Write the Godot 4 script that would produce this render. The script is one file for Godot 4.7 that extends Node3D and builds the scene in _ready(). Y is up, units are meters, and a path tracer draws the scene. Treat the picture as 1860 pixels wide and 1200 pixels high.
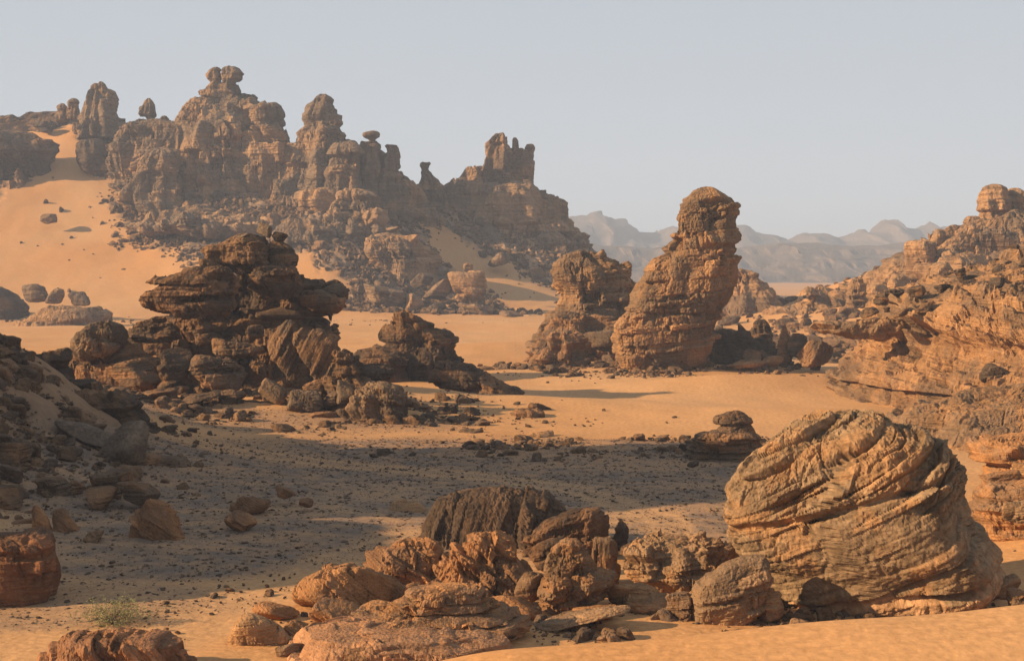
extends Node3D
# Sandstone valley with a leaning pinnacle, sand drifts, boulder piles and a crag range in haze. Metres, y up, view towards -z.

class Style:
	var bed := Vector3.UP        # bedding normal
	var th := 0.5                # bed thickness
	var ledge := 0.15            # how far beds stand out
	var groove := 0.12           # depth of bedding joints
	var lump := 0.26
	var lump_f := 0.2
	var block := 0.16            # offsets of jointed blocks
	var block_f := 0.85
	var crack := 0.14
	var rough := 0.1
	var rough_f := 3.0
	var flute := 0.0             # vertical rills
	var light := Color(0.34, 0.2, 0.105)
	var dark := Color(0.15, 0.105, 0.075)
	var wave := 0.35              # how much the beds undulate
	var calm := 0.2              # how much flatter the level faces are
	var size := 1.0
	var fresh: Array = []        # a worn face without varnish on one side of a plane: [x, y, z, c, colour]
	var turn := 0.0              # tilt of the beds, for the grain of the material
	var ribs: Array = []         # beyond this plane the beds stand out, before it they are worn smooth: [x, y, z, c, half width]
	var varnish := 0.5           # share of dark desert varnish
	var var_f := 0.25
	var notch: Array = []        # deep bedding joints: [x, y, z, c, half width, depth]

var n_fbm: FastNoiseLite
var n_one: FastNoiseLite
var n_rough: FastNoiseLite
var n_cell: FastNoiseLite
var n_edge: FastNoiseLite
var rock_near: StandardMaterial3D
var rock_mid: StandardMaterial3D
var rock_far: StandardMaterial3D
var sand_mat: StandardMaterial3D
var styles := {}
var made: Array = []
var names_used := {}

func noise(kind: int, oct: int, seed_: int) -> FastNoiseLite:
	var n := FastNoiseLite.new()
	n.noise_type = kind
	n.seed = seed_
	n.frequency = 1.0
	n.fractal_type = FastNoiseLite.FRACTAL_FBM if oct > 1 else FastNoiseLite.FRACTAL_NONE
	n.fractal_octaves = oct
	return n

func numbered(called: String) -> String:
	var k: int = names_used.get(called, 0)
	names_used[called] = k + 1
	return called if k == 0 else "%s_%03d" % [called, k]

func tag(o: Node, label: String, category: String, group := "", kind := "") -> void:
	if label: o.set_meta("label", label)
	if category: o.set_meta("category", category)
	if group: o.set_meta("group", group)
	if kind: o.set_meta("kind", kind)

func ss(a: float, b: float, x: float) -> float:
	var t := clampf((x - a) / (b - a), 0.0, 1.0)
	return t * t * (3.0 - 2.0 * t)

# ---------------------------------------------------------------- rock surface
# Returns how far the surface stands out at q, and leaves the colour in out[0].
func relief(q: Vector3, at: Vector3, s: Style, gain: float, out: PackedColorArray) -> float:
	var lo := n_fbm.get_noise_3dv(q * s.lump_f)
	var zone := n_one.get_noise_3dv(q * s.lump_f * 1.7 + Vector3(31.0, 7.0, 3.0))
	var b := q.dot(s.bed) / (s.th * (0.45 + 0.55 * gain)) + lo * s.wave
	b += 0.8 * n_one.get_noise_2d(b * 0.31, 4.0)
	var i := floorf(b)
	var f := b - i
	# each bed stands out or back as a whole, and breaks into blocks along its own upright joints
	var own := n_one.get_noise_2d(i * 5.3, 9.0)
	var lat := n_one.get_noise_3d(q.x * s.lump_f * 1.5, i * 3.71, q.z * s.lump_f * 1.5)
	var amp := 0.35 + 0.85 * ss(-0.4, 0.3, zone)
	if s.ribs: amp = lerpf(0.24, 1.2, ss(s.ribs[3] - s.ribs[4], s.ribs[3] + s.ribs[4], at.x * s.ribs[0] + at.y * s.ribs[1] + at.z * s.ribs[2] + zone))
	var d := s.ledge * amp * (1.1 * own + 1.1 * clampf(lat * 3.0, -1.0, 1.0))
	var deep := clampf(0.5 + 1.4 * n_one.get_noise_3d(q.x * s.lump_f * 2.0, floorf(b + 0.5) * 5.1, q.z * s.lump_f * 2.0), 0.0, 1.0)
	d -= s.groove * deep * amp * (1.0 - ss(0.0, 0.14, minf(f, 1.0 - f)))
	var bx := q.x * s.block_f + 0.2 * lo
	var bz := q.z * s.block_f + 0.2 * zone
	var cell := n_cell.get_noise_3d(bx, i * 13.7, bz)
	d += s.block * cell * amp
	d += 0.5 * s.block * n_cell.get_noise_3d(bx * 2.7, floorf(b * 2.0) * 7.3, bz * 2.7) * amp
	d -= s.crack * (1.0 - ss(0.0, 0.12, n_edge.get_noise_3d(bx, i * 13.7, bz) + 1.0)) * clampf(0.6 + zone, 0.0, 1.0)
	if s.flute > 0.0:
		d -= s.flute * absf(n_one.get_noise_3d(q.x * s.block_f * 0.8, q.y * s.block_f * 0.06, q.z * s.block_f * 0.8))
	d -= s.rough * absf(n_rough.get_noise_3dv(q * s.rough_f)) * (0.5 + amp)
	d = (d + lo * s.lump) * gain
	for k in s.notch:
		var t: float = (at.x * k[0] + at.y * k[1] + at.z * k[2] - k[3] + 0.6 * k[4] * (lat + zone)) / k[4]
		if t > -3.0 and t < 3.0:
			d -= k[5] * exp(-t * t * t * t) * clampf(0.8 + 0.8 * zone, 0.0, 1.0)
	var p1 := n_fbm.get_noise_3dv(q * s.var_f + Vector3(90.0, 40.0, 10.0))
	var p2 := n_rough.get_noise_3dv(q * s.rough_f * 0.45 + Vector3(50.0, 20.0, 70.0))
	var v := ss(-0.2, 0.2, p1 + 0.35 * p2 + 0.3 * n_one.get_noise_2d(i * 7.7, 3.0) + (s.varnish - 0.5) * 0.7)
	var c := s.light.lerp(s.dark, v)
	if s.fresh: c = c.lerp(s.fresh[4], ss(0.12, -0.12, at.x * s.fresh[0] + at.y * s.fresh[1] + at.z * s.fresh[2] - s.fresh[3] + 0.5 * zone + 0.3 * p2))
	var g := 1.0 + 0.32 * p2 + 0.14 * cell + 0.14 * own
	g *= 0.95
	out[0] = Color(c.r * g * 1.08, c.g * g * 0.975, c.b * g * 0.87)
	return d

# A rock whose left and right outline are given by height: rows of (y, centre x, half width) from the bottom up.
func outline_rock(rows: PackedVector3Array, depth: float, square: float, s: Style, off: Vector3, nu: int, nv: int, lobe: float, back: float, face: float, yaw: float) -> Array:
	var rr := PackedVector3Array()
	rr.append(Vector3(rows[0].x, rows[0].y, 0.001))
	rr.append_array(rows)
	var top := rows[rows.size() - 1]
	rr.append(Vector3(top.x + top.z * 0.12, top.y, 0.001))
	var n := rr.size()
	var acc := PackedFloat32Array([0.0])
	var wide := 0.0
	for k in n:
		wide = maxf(wide, rr[k].z)
		if k > 0:
			var a := rr[k - 1]
			var c := rr[k]
			acc.append(acc[k - 1] + sqrt((a.x - c.x) ** 2 + (absf(a.z - c.z) + 0.6 * absf(a.y - c.y)) ** 2) + 0.0001)
	var total := acc[n - 1]
	var ys := PackedFloat32Array(); var cs := PackedFloat32Array(); var hs := PackedFloat32Array()
	var k := 1
	for j in nv + 1:
		var t := total * j / nv
		while k < n - 1 and acc[k] < t: k += 1
		var m := clampf((t - acc[k - 1]) / (acc[k] - acc[k - 1]), 0.0, 1.0)
		ys.append(lerpf(rr[k - 1].x, rr[k].x, m)); cs.append(lerpf(rr[k - 1].y, rr[k].y, m)); hs.append(lerpf(rr[k - 1].z, rr[k].z, m))
	var base := PackedVector3Array(); var dirs := PackedVector3Array()
	base.resize(nu * (nv + 1)); dirs.resize(nu * (nv + 1))
	var sx := PackedFloat32Array(); var sz := PackedFloat32Array()
	var ex := 2.0 / square
	var reach := 0.001
	for i in nu:
		var t := float(i) / nu
		var th := face + TAU * t - 0.68 * sin(TAU * t)
		var c := sin(th); var z := cos(th)
		var flat := Vector2(signf(c) * absf(c) ** ex, signf(z) * absf(z) ** ex * depth).rotated(-yaw)
		sx.append(flat.x); sz.append(flat.y)
		reach = maxf(reach, absf(flat.x))
	for j in nv + 1:
		var j0 := maxi(j - 2, 0); var j1 := mini(j + 2, nv)
		var dy := ys[j1] - ys[j0]; var dh := hs[j1] - hs[j0]
		var l := sqrt(dy * dy + dh * dh) + 1e-6
		var up := -dh / l; var side := maxf(dy / l, 0.05)
		var hd := lerpf(hs[j], minf(wide, hs[j] * 3.0), 0.12)
		for i in nu:
			var x := sx[i] / reach; var z := sz[i] / reach
			var f := 1.0
			if lobe > 0.0:
				f += lobe * n_one.get_noise_3d(off.x + x * 1.6, off.y + ys[j] / wide * 0.7, z * 1.6)
			base[j * nu + i] = Vector3(cs[j] + hs[j] * x * f, ys[j], hd * z * f * (back if z < 0.0 else 1.0))
			var o := Vector2(x, z / (depth * depth)).normalized()
			dirs[j * nu + i] = Vector3(o.x * side, up, o.y * side).normalized()
	return finish(base, dirs, nu, nv, s, off, clampf(wide * sqrt(depth) / (2.4 * s.size), 0.22, 1.0))

# A broken block: a rounded polyhedron of random faces, half sizes given.
func block_rock(half: Vector3, faces: int, crisp: float, tilt: Basis, s: Style, off: Vector3, nu: int, nv: int, seed_: int) -> Array:
	var rng := RandomNumberGenerator.new()
	rng.seed = seed_
	var ns := PackedVector3Array(); var ds := PackedFloat32Array()
	for a in [Vector3.UP, Vector3.DOWN]:
		ns.append(a); ds.append(rng.randf_range(0.85, 1.0))
	for k in faces:
		var v := Vector3(rng.randfn(), rng.randfn() * 0.8, rng.randfn()).normalized()
		ns.append(v); ds.append(rng.randf_range(0.55, 0.95))
	var base := PackedVector3Array(); var dirs := PackedVector3Array()
	base.resize(nu * (nv + 1)); dirs.resize(nu * (nv + 1))
	var lo := Vector3.ONE * 9.0; var hi := -lo
	for j in nv + 1:
		var ph := -PI / 2 + PI * j / nv
		for i in nu:
			var th := TAU * i / nu
			var d := Vector3(cos(ph) * sin(th), sin(ph), cos(ph) * cos(th))
			var sum := 0.02
			for k in ns.size():
				var t := d.dot(ns[k]) / ds[k]
				if t > 0.0: sum += t ** crisp
			var p := d * sum ** (-1.0 / crisp)
			base[j * nu + i] = p
			lo = lo.min(p); hi = hi.max(p)
	for k in base.size():
		var p := (base[k] - (lo + hi) * 0.5) / (hi - lo) * 2.0
		base[k] = tilt * (p * half)
		dirs[k] = (tilt * (p / half)).normalized()
	return finish(base, dirs, nu, nv, s, off, clampf((half.x * half.y * half.z) ** (1.0 / 3.0) / (2.4 * s.size), 0.2, 1.0))

func finish(base: PackedVector3Array, dirs: PackedVector3Array, nu: int, nv: int, s: Style, off: Vector3, gain: float) -> Array:
	var col := PackedColorArray(); col.resize(base.size())
	var out := PackedColorArray([Color.WHITE])
	for k in base.size():
		var p := base[k]
		base[k] = p + dirs[k] * relief(p + off, p, s, gain, out) * (1.0 - s.calm * dirs[k].y * dirs[k].y)
		col[k] = out[0]
	for j in [0, nv]:                       # close the poles
		var m := Vector3.ZERO
		for i in nu: m += base[j * nu + i]
		for i in nu: base[j * nu + i] = m / nu
	var nor := PackedVector3Array(); nor.resize(base.size())
	var idx := PackedInt32Array(); idx.resize(nu * nv * 6)
	var w := 0
	for j in nv + 1:
		var a := mini(j + 1, nv) * nu; var b := maxi(j - 1, 0) * nu; var c := j * nu
		for i in nu:
			var i1 := i + 1 if i + 1 < nu else 0
			var i0 := i - 1 if i > 0 else nu - 1
			var nn := (base[c + i1] - base[c + i0]).cross(base[a + i] - base[b + i])
			nor[c + i] = nn.normalized() if nn.length_squared() > 1e-16 else dirs[c + i]
			if j < nv:
				idx[w] = c + i; idx[w + 1] = c + nu + i; idx[w + 2] = c + i1
				idx[w + 3] = c + i1; idx[w + 4] = c + nu + i; idx[w + 5] = c + nu + i1
				w += 6
	for j in [0, nv]:
		for i in nu: nor[j * nu + i] = Vector3.DOWN if j == 0 else Vector3.UP
	return [base, nor, col, idx]

func turned(a: Array, deg: float) -> Array:
	var back := Basis(Vector3.BACK, deg_to_rad(-deg))
	var p: PackedVector3Array = a[0]; var n: PackedVector3Array = a[1]
	return [Transform3D(back, Vector3.ZERO) * p, Transform3D(back, Vector3.ZERO) * n, a[2], a[3]]

func to_mesh(a: Array, smooth := false) -> ArrayMesh:
	var arr := []
	arr.resize(Mesh.ARRAY_MAX)
	arr[Mesh.ARRAY_VERTEX] = a[0]
	if smooth: arr[Mesh.ARRAY_NORMAL] = a[1]
	arr[Mesh.ARRAY_COLOR] = a[2]; arr[Mesh.ARRAY_INDEX] = a[3]
	var m := ArrayMesh.new()
	m.add_surface_from_arrays(Mesh.PRIMITIVE_TRIANGLES, arr)
	return m

func shape(m: Mesh, mat: Material, called: String, parent: Node = self) -> MeshInstance3D:
	var o := MeshInstance3D.new()
	o.mesh = m
	o.material_override = mat
	o.name = numbered(called) if parent == self else called
	parent.add_child(o, true)
	return o

func style(scale: float, set := {}) -> Style:
	var s := Style.new()
	s.size = scale
	for p in ["th", "ledge", "groove", "lump", "block", "crack", "rough"]: s.set(p, s.get(p) * scale)
	for p in ["lump_f", "block_f", "rough_f", "var_f"]: s.set(p, s.get(p) / scale)
	for p in set:
		if p in ["light", "dark", "bed", "varnish", "notch", "flute", "ribs", "wave", "fresh", "turn", "calm"]: s.set(p, set[p])
		else: s.set(p, s.get(p) * set[p])
	return s

# ---------------------------------------------------------------- ground
# Sand and scree rising to the crag range: heights and share of bare sand every 10 m, rows from 330 m to 580 m away.
var APRON: Array = [
	[0, 0, 0, 0, 0, 0, 0, 0, 0, 0, 0, 0, 0, 0, 0, 0, 0, 0, 0, 0, 0, 0, 0, 0, 0, 0, 0, 0, 0, 0, 0, 0, 0, 0, 0, 0, 0, 0, 0],
	[1.7, 1.7, 1.7, 1.7, 1.7, 1.7, 1.7, 1.7, 1.7, 1.7, 1.7, 1.7, 1.7, 1.7, 1.7, 1.6, 1.5, 1.4, 1.5, 1.5, 1.4, 1.3, 1, 0.6, 0.3, 0.2, 0.1, -0.1, -0.2, -0.3, -0.3, -0.3, -0.3, -0.3, -0.3, -0.3, -0.3, -0.1, 0],
	[3, 3, 3, 3, 3, 3, 3, 3, 3, 3, 3, 3, 3, 3.2, 3.3, 3.4, 3.5, 3.6, 3.7, 3.9, 4, 3.4, 2.6, 1.7, 1.1, 0.7, 0.5, 0.4, 0.2, -0.1, -0.2, -0.2, -0.2, -0.2, -0.2, -0.2, -0.2, -0.1, 0],
	[5.9, 5.9, 5.9, 5.9, 5.9, 5.9, 5.9, 5.9, 5.9, 5.9, 5.8, 5.8, 5.9, 6.1, 6.3, 6.7, 7.8, 8.3, 8.5, 8.8, 9.1, 7.3, 5.3, 3.3, 2.2, 1.5, 1.2, 0.9, 0.6, 0.1, -0.1, -0.1, -0.1, -0.1, -0.1, -0.1, -0.1, -0.1, 0],
	[10.6, 10.6, 10.6, 10.6, 10.6, 10.6, 10.5, 10.5, 10.5, 10.4, 10.4, 10.4, 10.5, 10.6, 10.8, 11.7, 13.3, 13.5, 13.7, 14.3, 14.7, 12.2, 8.9, 5.2, 3.9, 2.9, 2.3, 1.8, 1.1, 0.4, 0, 0, 0, 0, 0, 0, 0, 0, 0],
	[15.5, 15.5, 15.5, 15.5, 15.5, 15.5, 15.4, 15.3, 15.3, 15.2, 15.1, 15.1, 15.2, 15.3, 15.6, 16.8, 18.2, 18.7, 19.3, 20, 19.9, 17, 12.7, 8.1, 6.6, 5.1, 3.5, 2.8, 1.6, 0.7, 0.2, 0.2, 0.2, 0.2, 0.2, 0.2, 0.2, 0.1, 0],
	[20.6, 20.6, 20.6, 20.6, 20.5, 20.5, 20.4, 20.4, 20.3, 20.2, 20.2, 20.1, 20.1, 20.3, 20.6, 21.9, 23, 23.7, 24.4, 25.2, 24.7, 21.7, 16.7, 12, 10.6, 8.8, 6.5, 4.2, 2.3, 1, 0.3, 0.3, 0.3, 0.3, 0.3, 0.3, 0.3, 0.2, 0],
	[25.8, 25.8, 25.8, 25.7, 25.7, 25.7, 25.6, 25.6, 25.5, 25.5, 25.4, 25.2, 25.2, 25.5, 26.1, 27.1, 27.9, 28.6, 29.2, 29.6, 28.5, 26, 20.9, 16.4, 14.9, 12.7, 9.7, 7.1, 3.8, 1.4, 0.5, 0.5, 0.5, 0.5, 0.5, 0.5, 0.5, 0.3, 0],
	[31.2, 31.2, 31.2, 31.2, 31.1, 31.1, 31.1, 31.1, 31, 31, 30.8, 30.5, 30.5, 30.7, 31.8, 33.5, 33.6, 33.6, 33.2, 32.6, 31.5, 29.7, 25.2, 21.4, 20, 17.9, 15.3, 10.9, 5.6, 1.7, 0.5, 0.5, 0.5, 0.5, 0.5, 0.5, 0.5, 0.3, 0],
	[36.8, 36.8, 36.8, 36.8, 36.8, 36.8, 36.8, 36.8, 36.8, 36.7, 36.4, 36, 35.9, 35.8, 38, 40.2, 39.3, 38.3, 36.9, 35.4, 34.2, 32.6, 29.3, 26.6, 25.3, 23.4, 21, 15.4, 8.5, 3, 0.7, 0.6, 0.6, 0.6, 0.6, 0.6, 0.6, 0.3, 0],
	[42.2, 42.2, 42.2, 42.2, 42.2, 42.2, 42.2, 42.2, 42.2, 42.3, 42.5, 42.4, 41.6, 41.5, 44.9, 46.4, 44.3, 42.3, 40, 37.6, 36.1, 34.7, 33.3, 32, 30.9, 28.9, 26.2, 19.9, 11.8, 4.5, 1.2, 0.6, 0.6, 0.6, 0.6, 0.6, 0.6, 0.3, 0],
	[47.8, 47.8, 47.8, 47.8, 47.8, 47.8, 47.8, 47.8, 47.8, 48.5, 49.2, 49.1, 48.5, 49.6, 53, 52.2, 48.7, 45.3, 42.5, 39.7, 38.1, 37, 36.7, 36.5, 36.3, 34, 30, 21.7, 12.6, 5.2, 1.7, 0.7, 0.7, 0.7, 0.7, 0.7, 0.7, 0.3, 0],
	[53.7, 53.7, 53.7, 53.7, 53.7, 53.7, 53.7, 53.7, 54.1, 55.4, 56.6, 56.2, 55.7, 55.6, 55.7, 53.6, 51.1, 48.3, 45, 41.7, 38.7, 36.8, 36.3, 36.1, 36.5, 34.5, 30.5, 22.4, 13.3, 6, 2.3, 0.7, 0.7, 0.7, 0.7, 0.7, 0.7, 0.4, 0],
	[58.4, 58.4, 58.4, 58.4, 58.4, 58.4, 58.4, 58.4, 59.5, 60.9, 61.7, 61, 60.3, 58.6, 56.9, 54.2, 51.6, 48.4, 44.9, 41.5, 38.3, 36.6, 35.8, 35.8, 36.8, 35, 31, 22.4, 13, 6.9, 2.8, 0.7, 0.7, 0.7, 0.7, 0.7, 0.7, 0.3, 0],
	[61.9, 61.9, 61.9, 61.9, 61.9, 61.9, 61.9, 62.1, 63.3, 64.6, 64.2, 62.9, 61.4, 59.7, 57.6, 54.8, 51.9, 48.4, 44.7, 41.2, 38, 35.9, 34.2, 33.7, 34.2, 32.3, 28.9, 21.2, 12.4, 7.3, 3.3, 0.6, 0.6, 0.6, 0.6, 0.6, 0.6, 0.3, 0],
	[65.6, 65.6, 65.6, 65.6, 65.6, 65.6, 65.6, 65.9, 66.4, 66.9, 65.6, 64.2, 62.6, 60.8, 58.3, 55.3, 52.2, 48.3, 44.4, 40.9, 37.6, 34.9, 32.4, 31.4, 31.4, 29.6, 26.6, 19.8, 11.7, 7.6, 3.7, 0.6, 0.6, 0.6, 0.6, 0.6, 0.6, 0.3, 0],
	[67, 67, 67, 66.9, 66.9, 66.9, 66.9, 67.1, 67.4, 67.1, 65.7, 64.3, 62.4, 60.5, 58, 55.3, 52.3, 48.2, 44.1, 40.5, 37.2, 33.8, 30.4, 28.9, 28.4, 26.7, 24.2, 18.8, 11.7, 7.9, 4.1, 0.6, 0.6, 0.6, 0.6, 0.6, 0.6, 0.3, 0],
	[68.4, 68.4, 68.3, 68.3, 68.3, 68.2, 68.2, 68.2, 68.2, 67.3, 65.8, 64.2, 62.2, 60.1, 57.4, 54.8, 51.6, 47.5, 43.3, 39.9, 36.6, 32.4, 28.2, 26.3, 25.3, 23.7, 21.7, 17.5, 11.7, 8.2, 4.5, 0.6, 0.5, 0.5, 0.5, 0.5, 0.5, 0.3, 0],
	[69.8, 69.8, 69.7, 69.7, 69.6, 69.5, 69.3, 69.1, 68.8, 67.3, 65.8, 64, 61.8, 59.5, 56.9, 54.3, 50.8, 46.7, 42.6, 39.3, 35.9, 31.4, 26.9, 25, 24, 22.5, 20.6, 17, 11.7, 8.4, 4.9, 1.1, 0.5, 0.5, 0.5, 0.5, 0.5, 0.3, 0],
	[71.2, 71.2, 71.1, 71, 70.9, 70.8, 70.3, 69.7, 68.9, 67.3, 65.7, 63.6, 61.3, 58.9, 56.3, 53.8, 50.1, 45.9, 41.9, 38.6, 35, 30.2, 25.4, 23.7, 22.7, 21.2, 19.5, 16.4, 11.7, 8.6, 5.3, 1.5, 0.5, 0.5, 0.5, 0.5, 0.5, 0.3, 0],
	[72.2, 72.1, 72, 72, 71.9, 71.5, 70.8, 70.1, 68.8, 67.2, 65.6, 63.2, 60.7, 58.2, 55.7, 53.2, 49.3, 45.1, 41.2, 37.9, 34.1, 29, 23.9, 22.3, 21.3, 19.9, 18.4, 15.7, 11.6, 8.7, 5.6, 2, 0.5, 0.5, 0.5, 0.5, 0.5, 0.3, 0],
	[73.2, 73.1, 73, 72.9, 72.8, 72, 71.1, 70.3, 68.7, 67.1, 65.2, 62.6, 60, 57.6, 55.2, 52.5, 48.4, 44.3, 40.5, 37.2, 33, 27.6, 22.2, 20.9, 19.9, 18.6, 17.2, 14.9, 11.5, 8.9, 6, 2.4, 0.6, 0.6, 0.6, 0.6, 0.6, 0.3, 0],
	[74.2, 74.1, 73.9, 73.8, 73.4, 72.4, 71.4, 70.1, 68.5, 66.9, 64.7, 62, 59.3, 57, 54.6, 51.7, 47.5, 43.4, 39.7, 36.4, 31.9, 26.2, 20.5, 19.3, 18.4, 17.2, 15.9, 14, 11.3, 8.9, 6.4, 2.8, 0.6, 0.6, 0.6, 0.6, 0.6, 0.3, 0],
	[75.1, 75, 74.8, 74.7, 73.8, 72.6, 71.4, 70, 68.3, 66.7, 64.1, 61.2, 58.6, 56.3, 54, 50.8, 46.6, 42.5, 38.9, 35.6, 30.7, 24.7, 18.8, 17.8, 16.8, 15.7, 14.5, 13.1, 11, 9, 6.8, 3.3, 0.6, 0.6, 0.6, 0.6, 0.6, 0.3, 0],
	[76.1, 75.9, 75.7, 75.5, 74.1, 72.8, 71.4, 69.8, 68.1, 66.3, 63.3, 60.4, 57.9, 55.6, 53.3, 49.8, 45.7, 41.6, 38.1, 34.8, 29.4, 23.1, 17.1, 16.1, 15.2, 14.2, 13.2, 12, 10.6, 9, 7.2, 3.7, 0.7, 0.7, 0.7, 0.7, 0.7, 0.3, 0],
	[76, 75.8, 75.6, 75, 73.6, 72.3, 70.9, 69.2, 67.6, 65.5, 62.6, 59.7, 57.4, 55.2, 52.9, 49.1, 45.1, 41, 37.7, 34.4, 28.8, 22.6, 17.1, 16.1, 15.1, 14.2, 13.2, 12.1, 10.7, 9.1, 7.4, 4.1, 0.7, 0.7, 0.7, 0.7, 0.7, 0.3, 0]]
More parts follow.
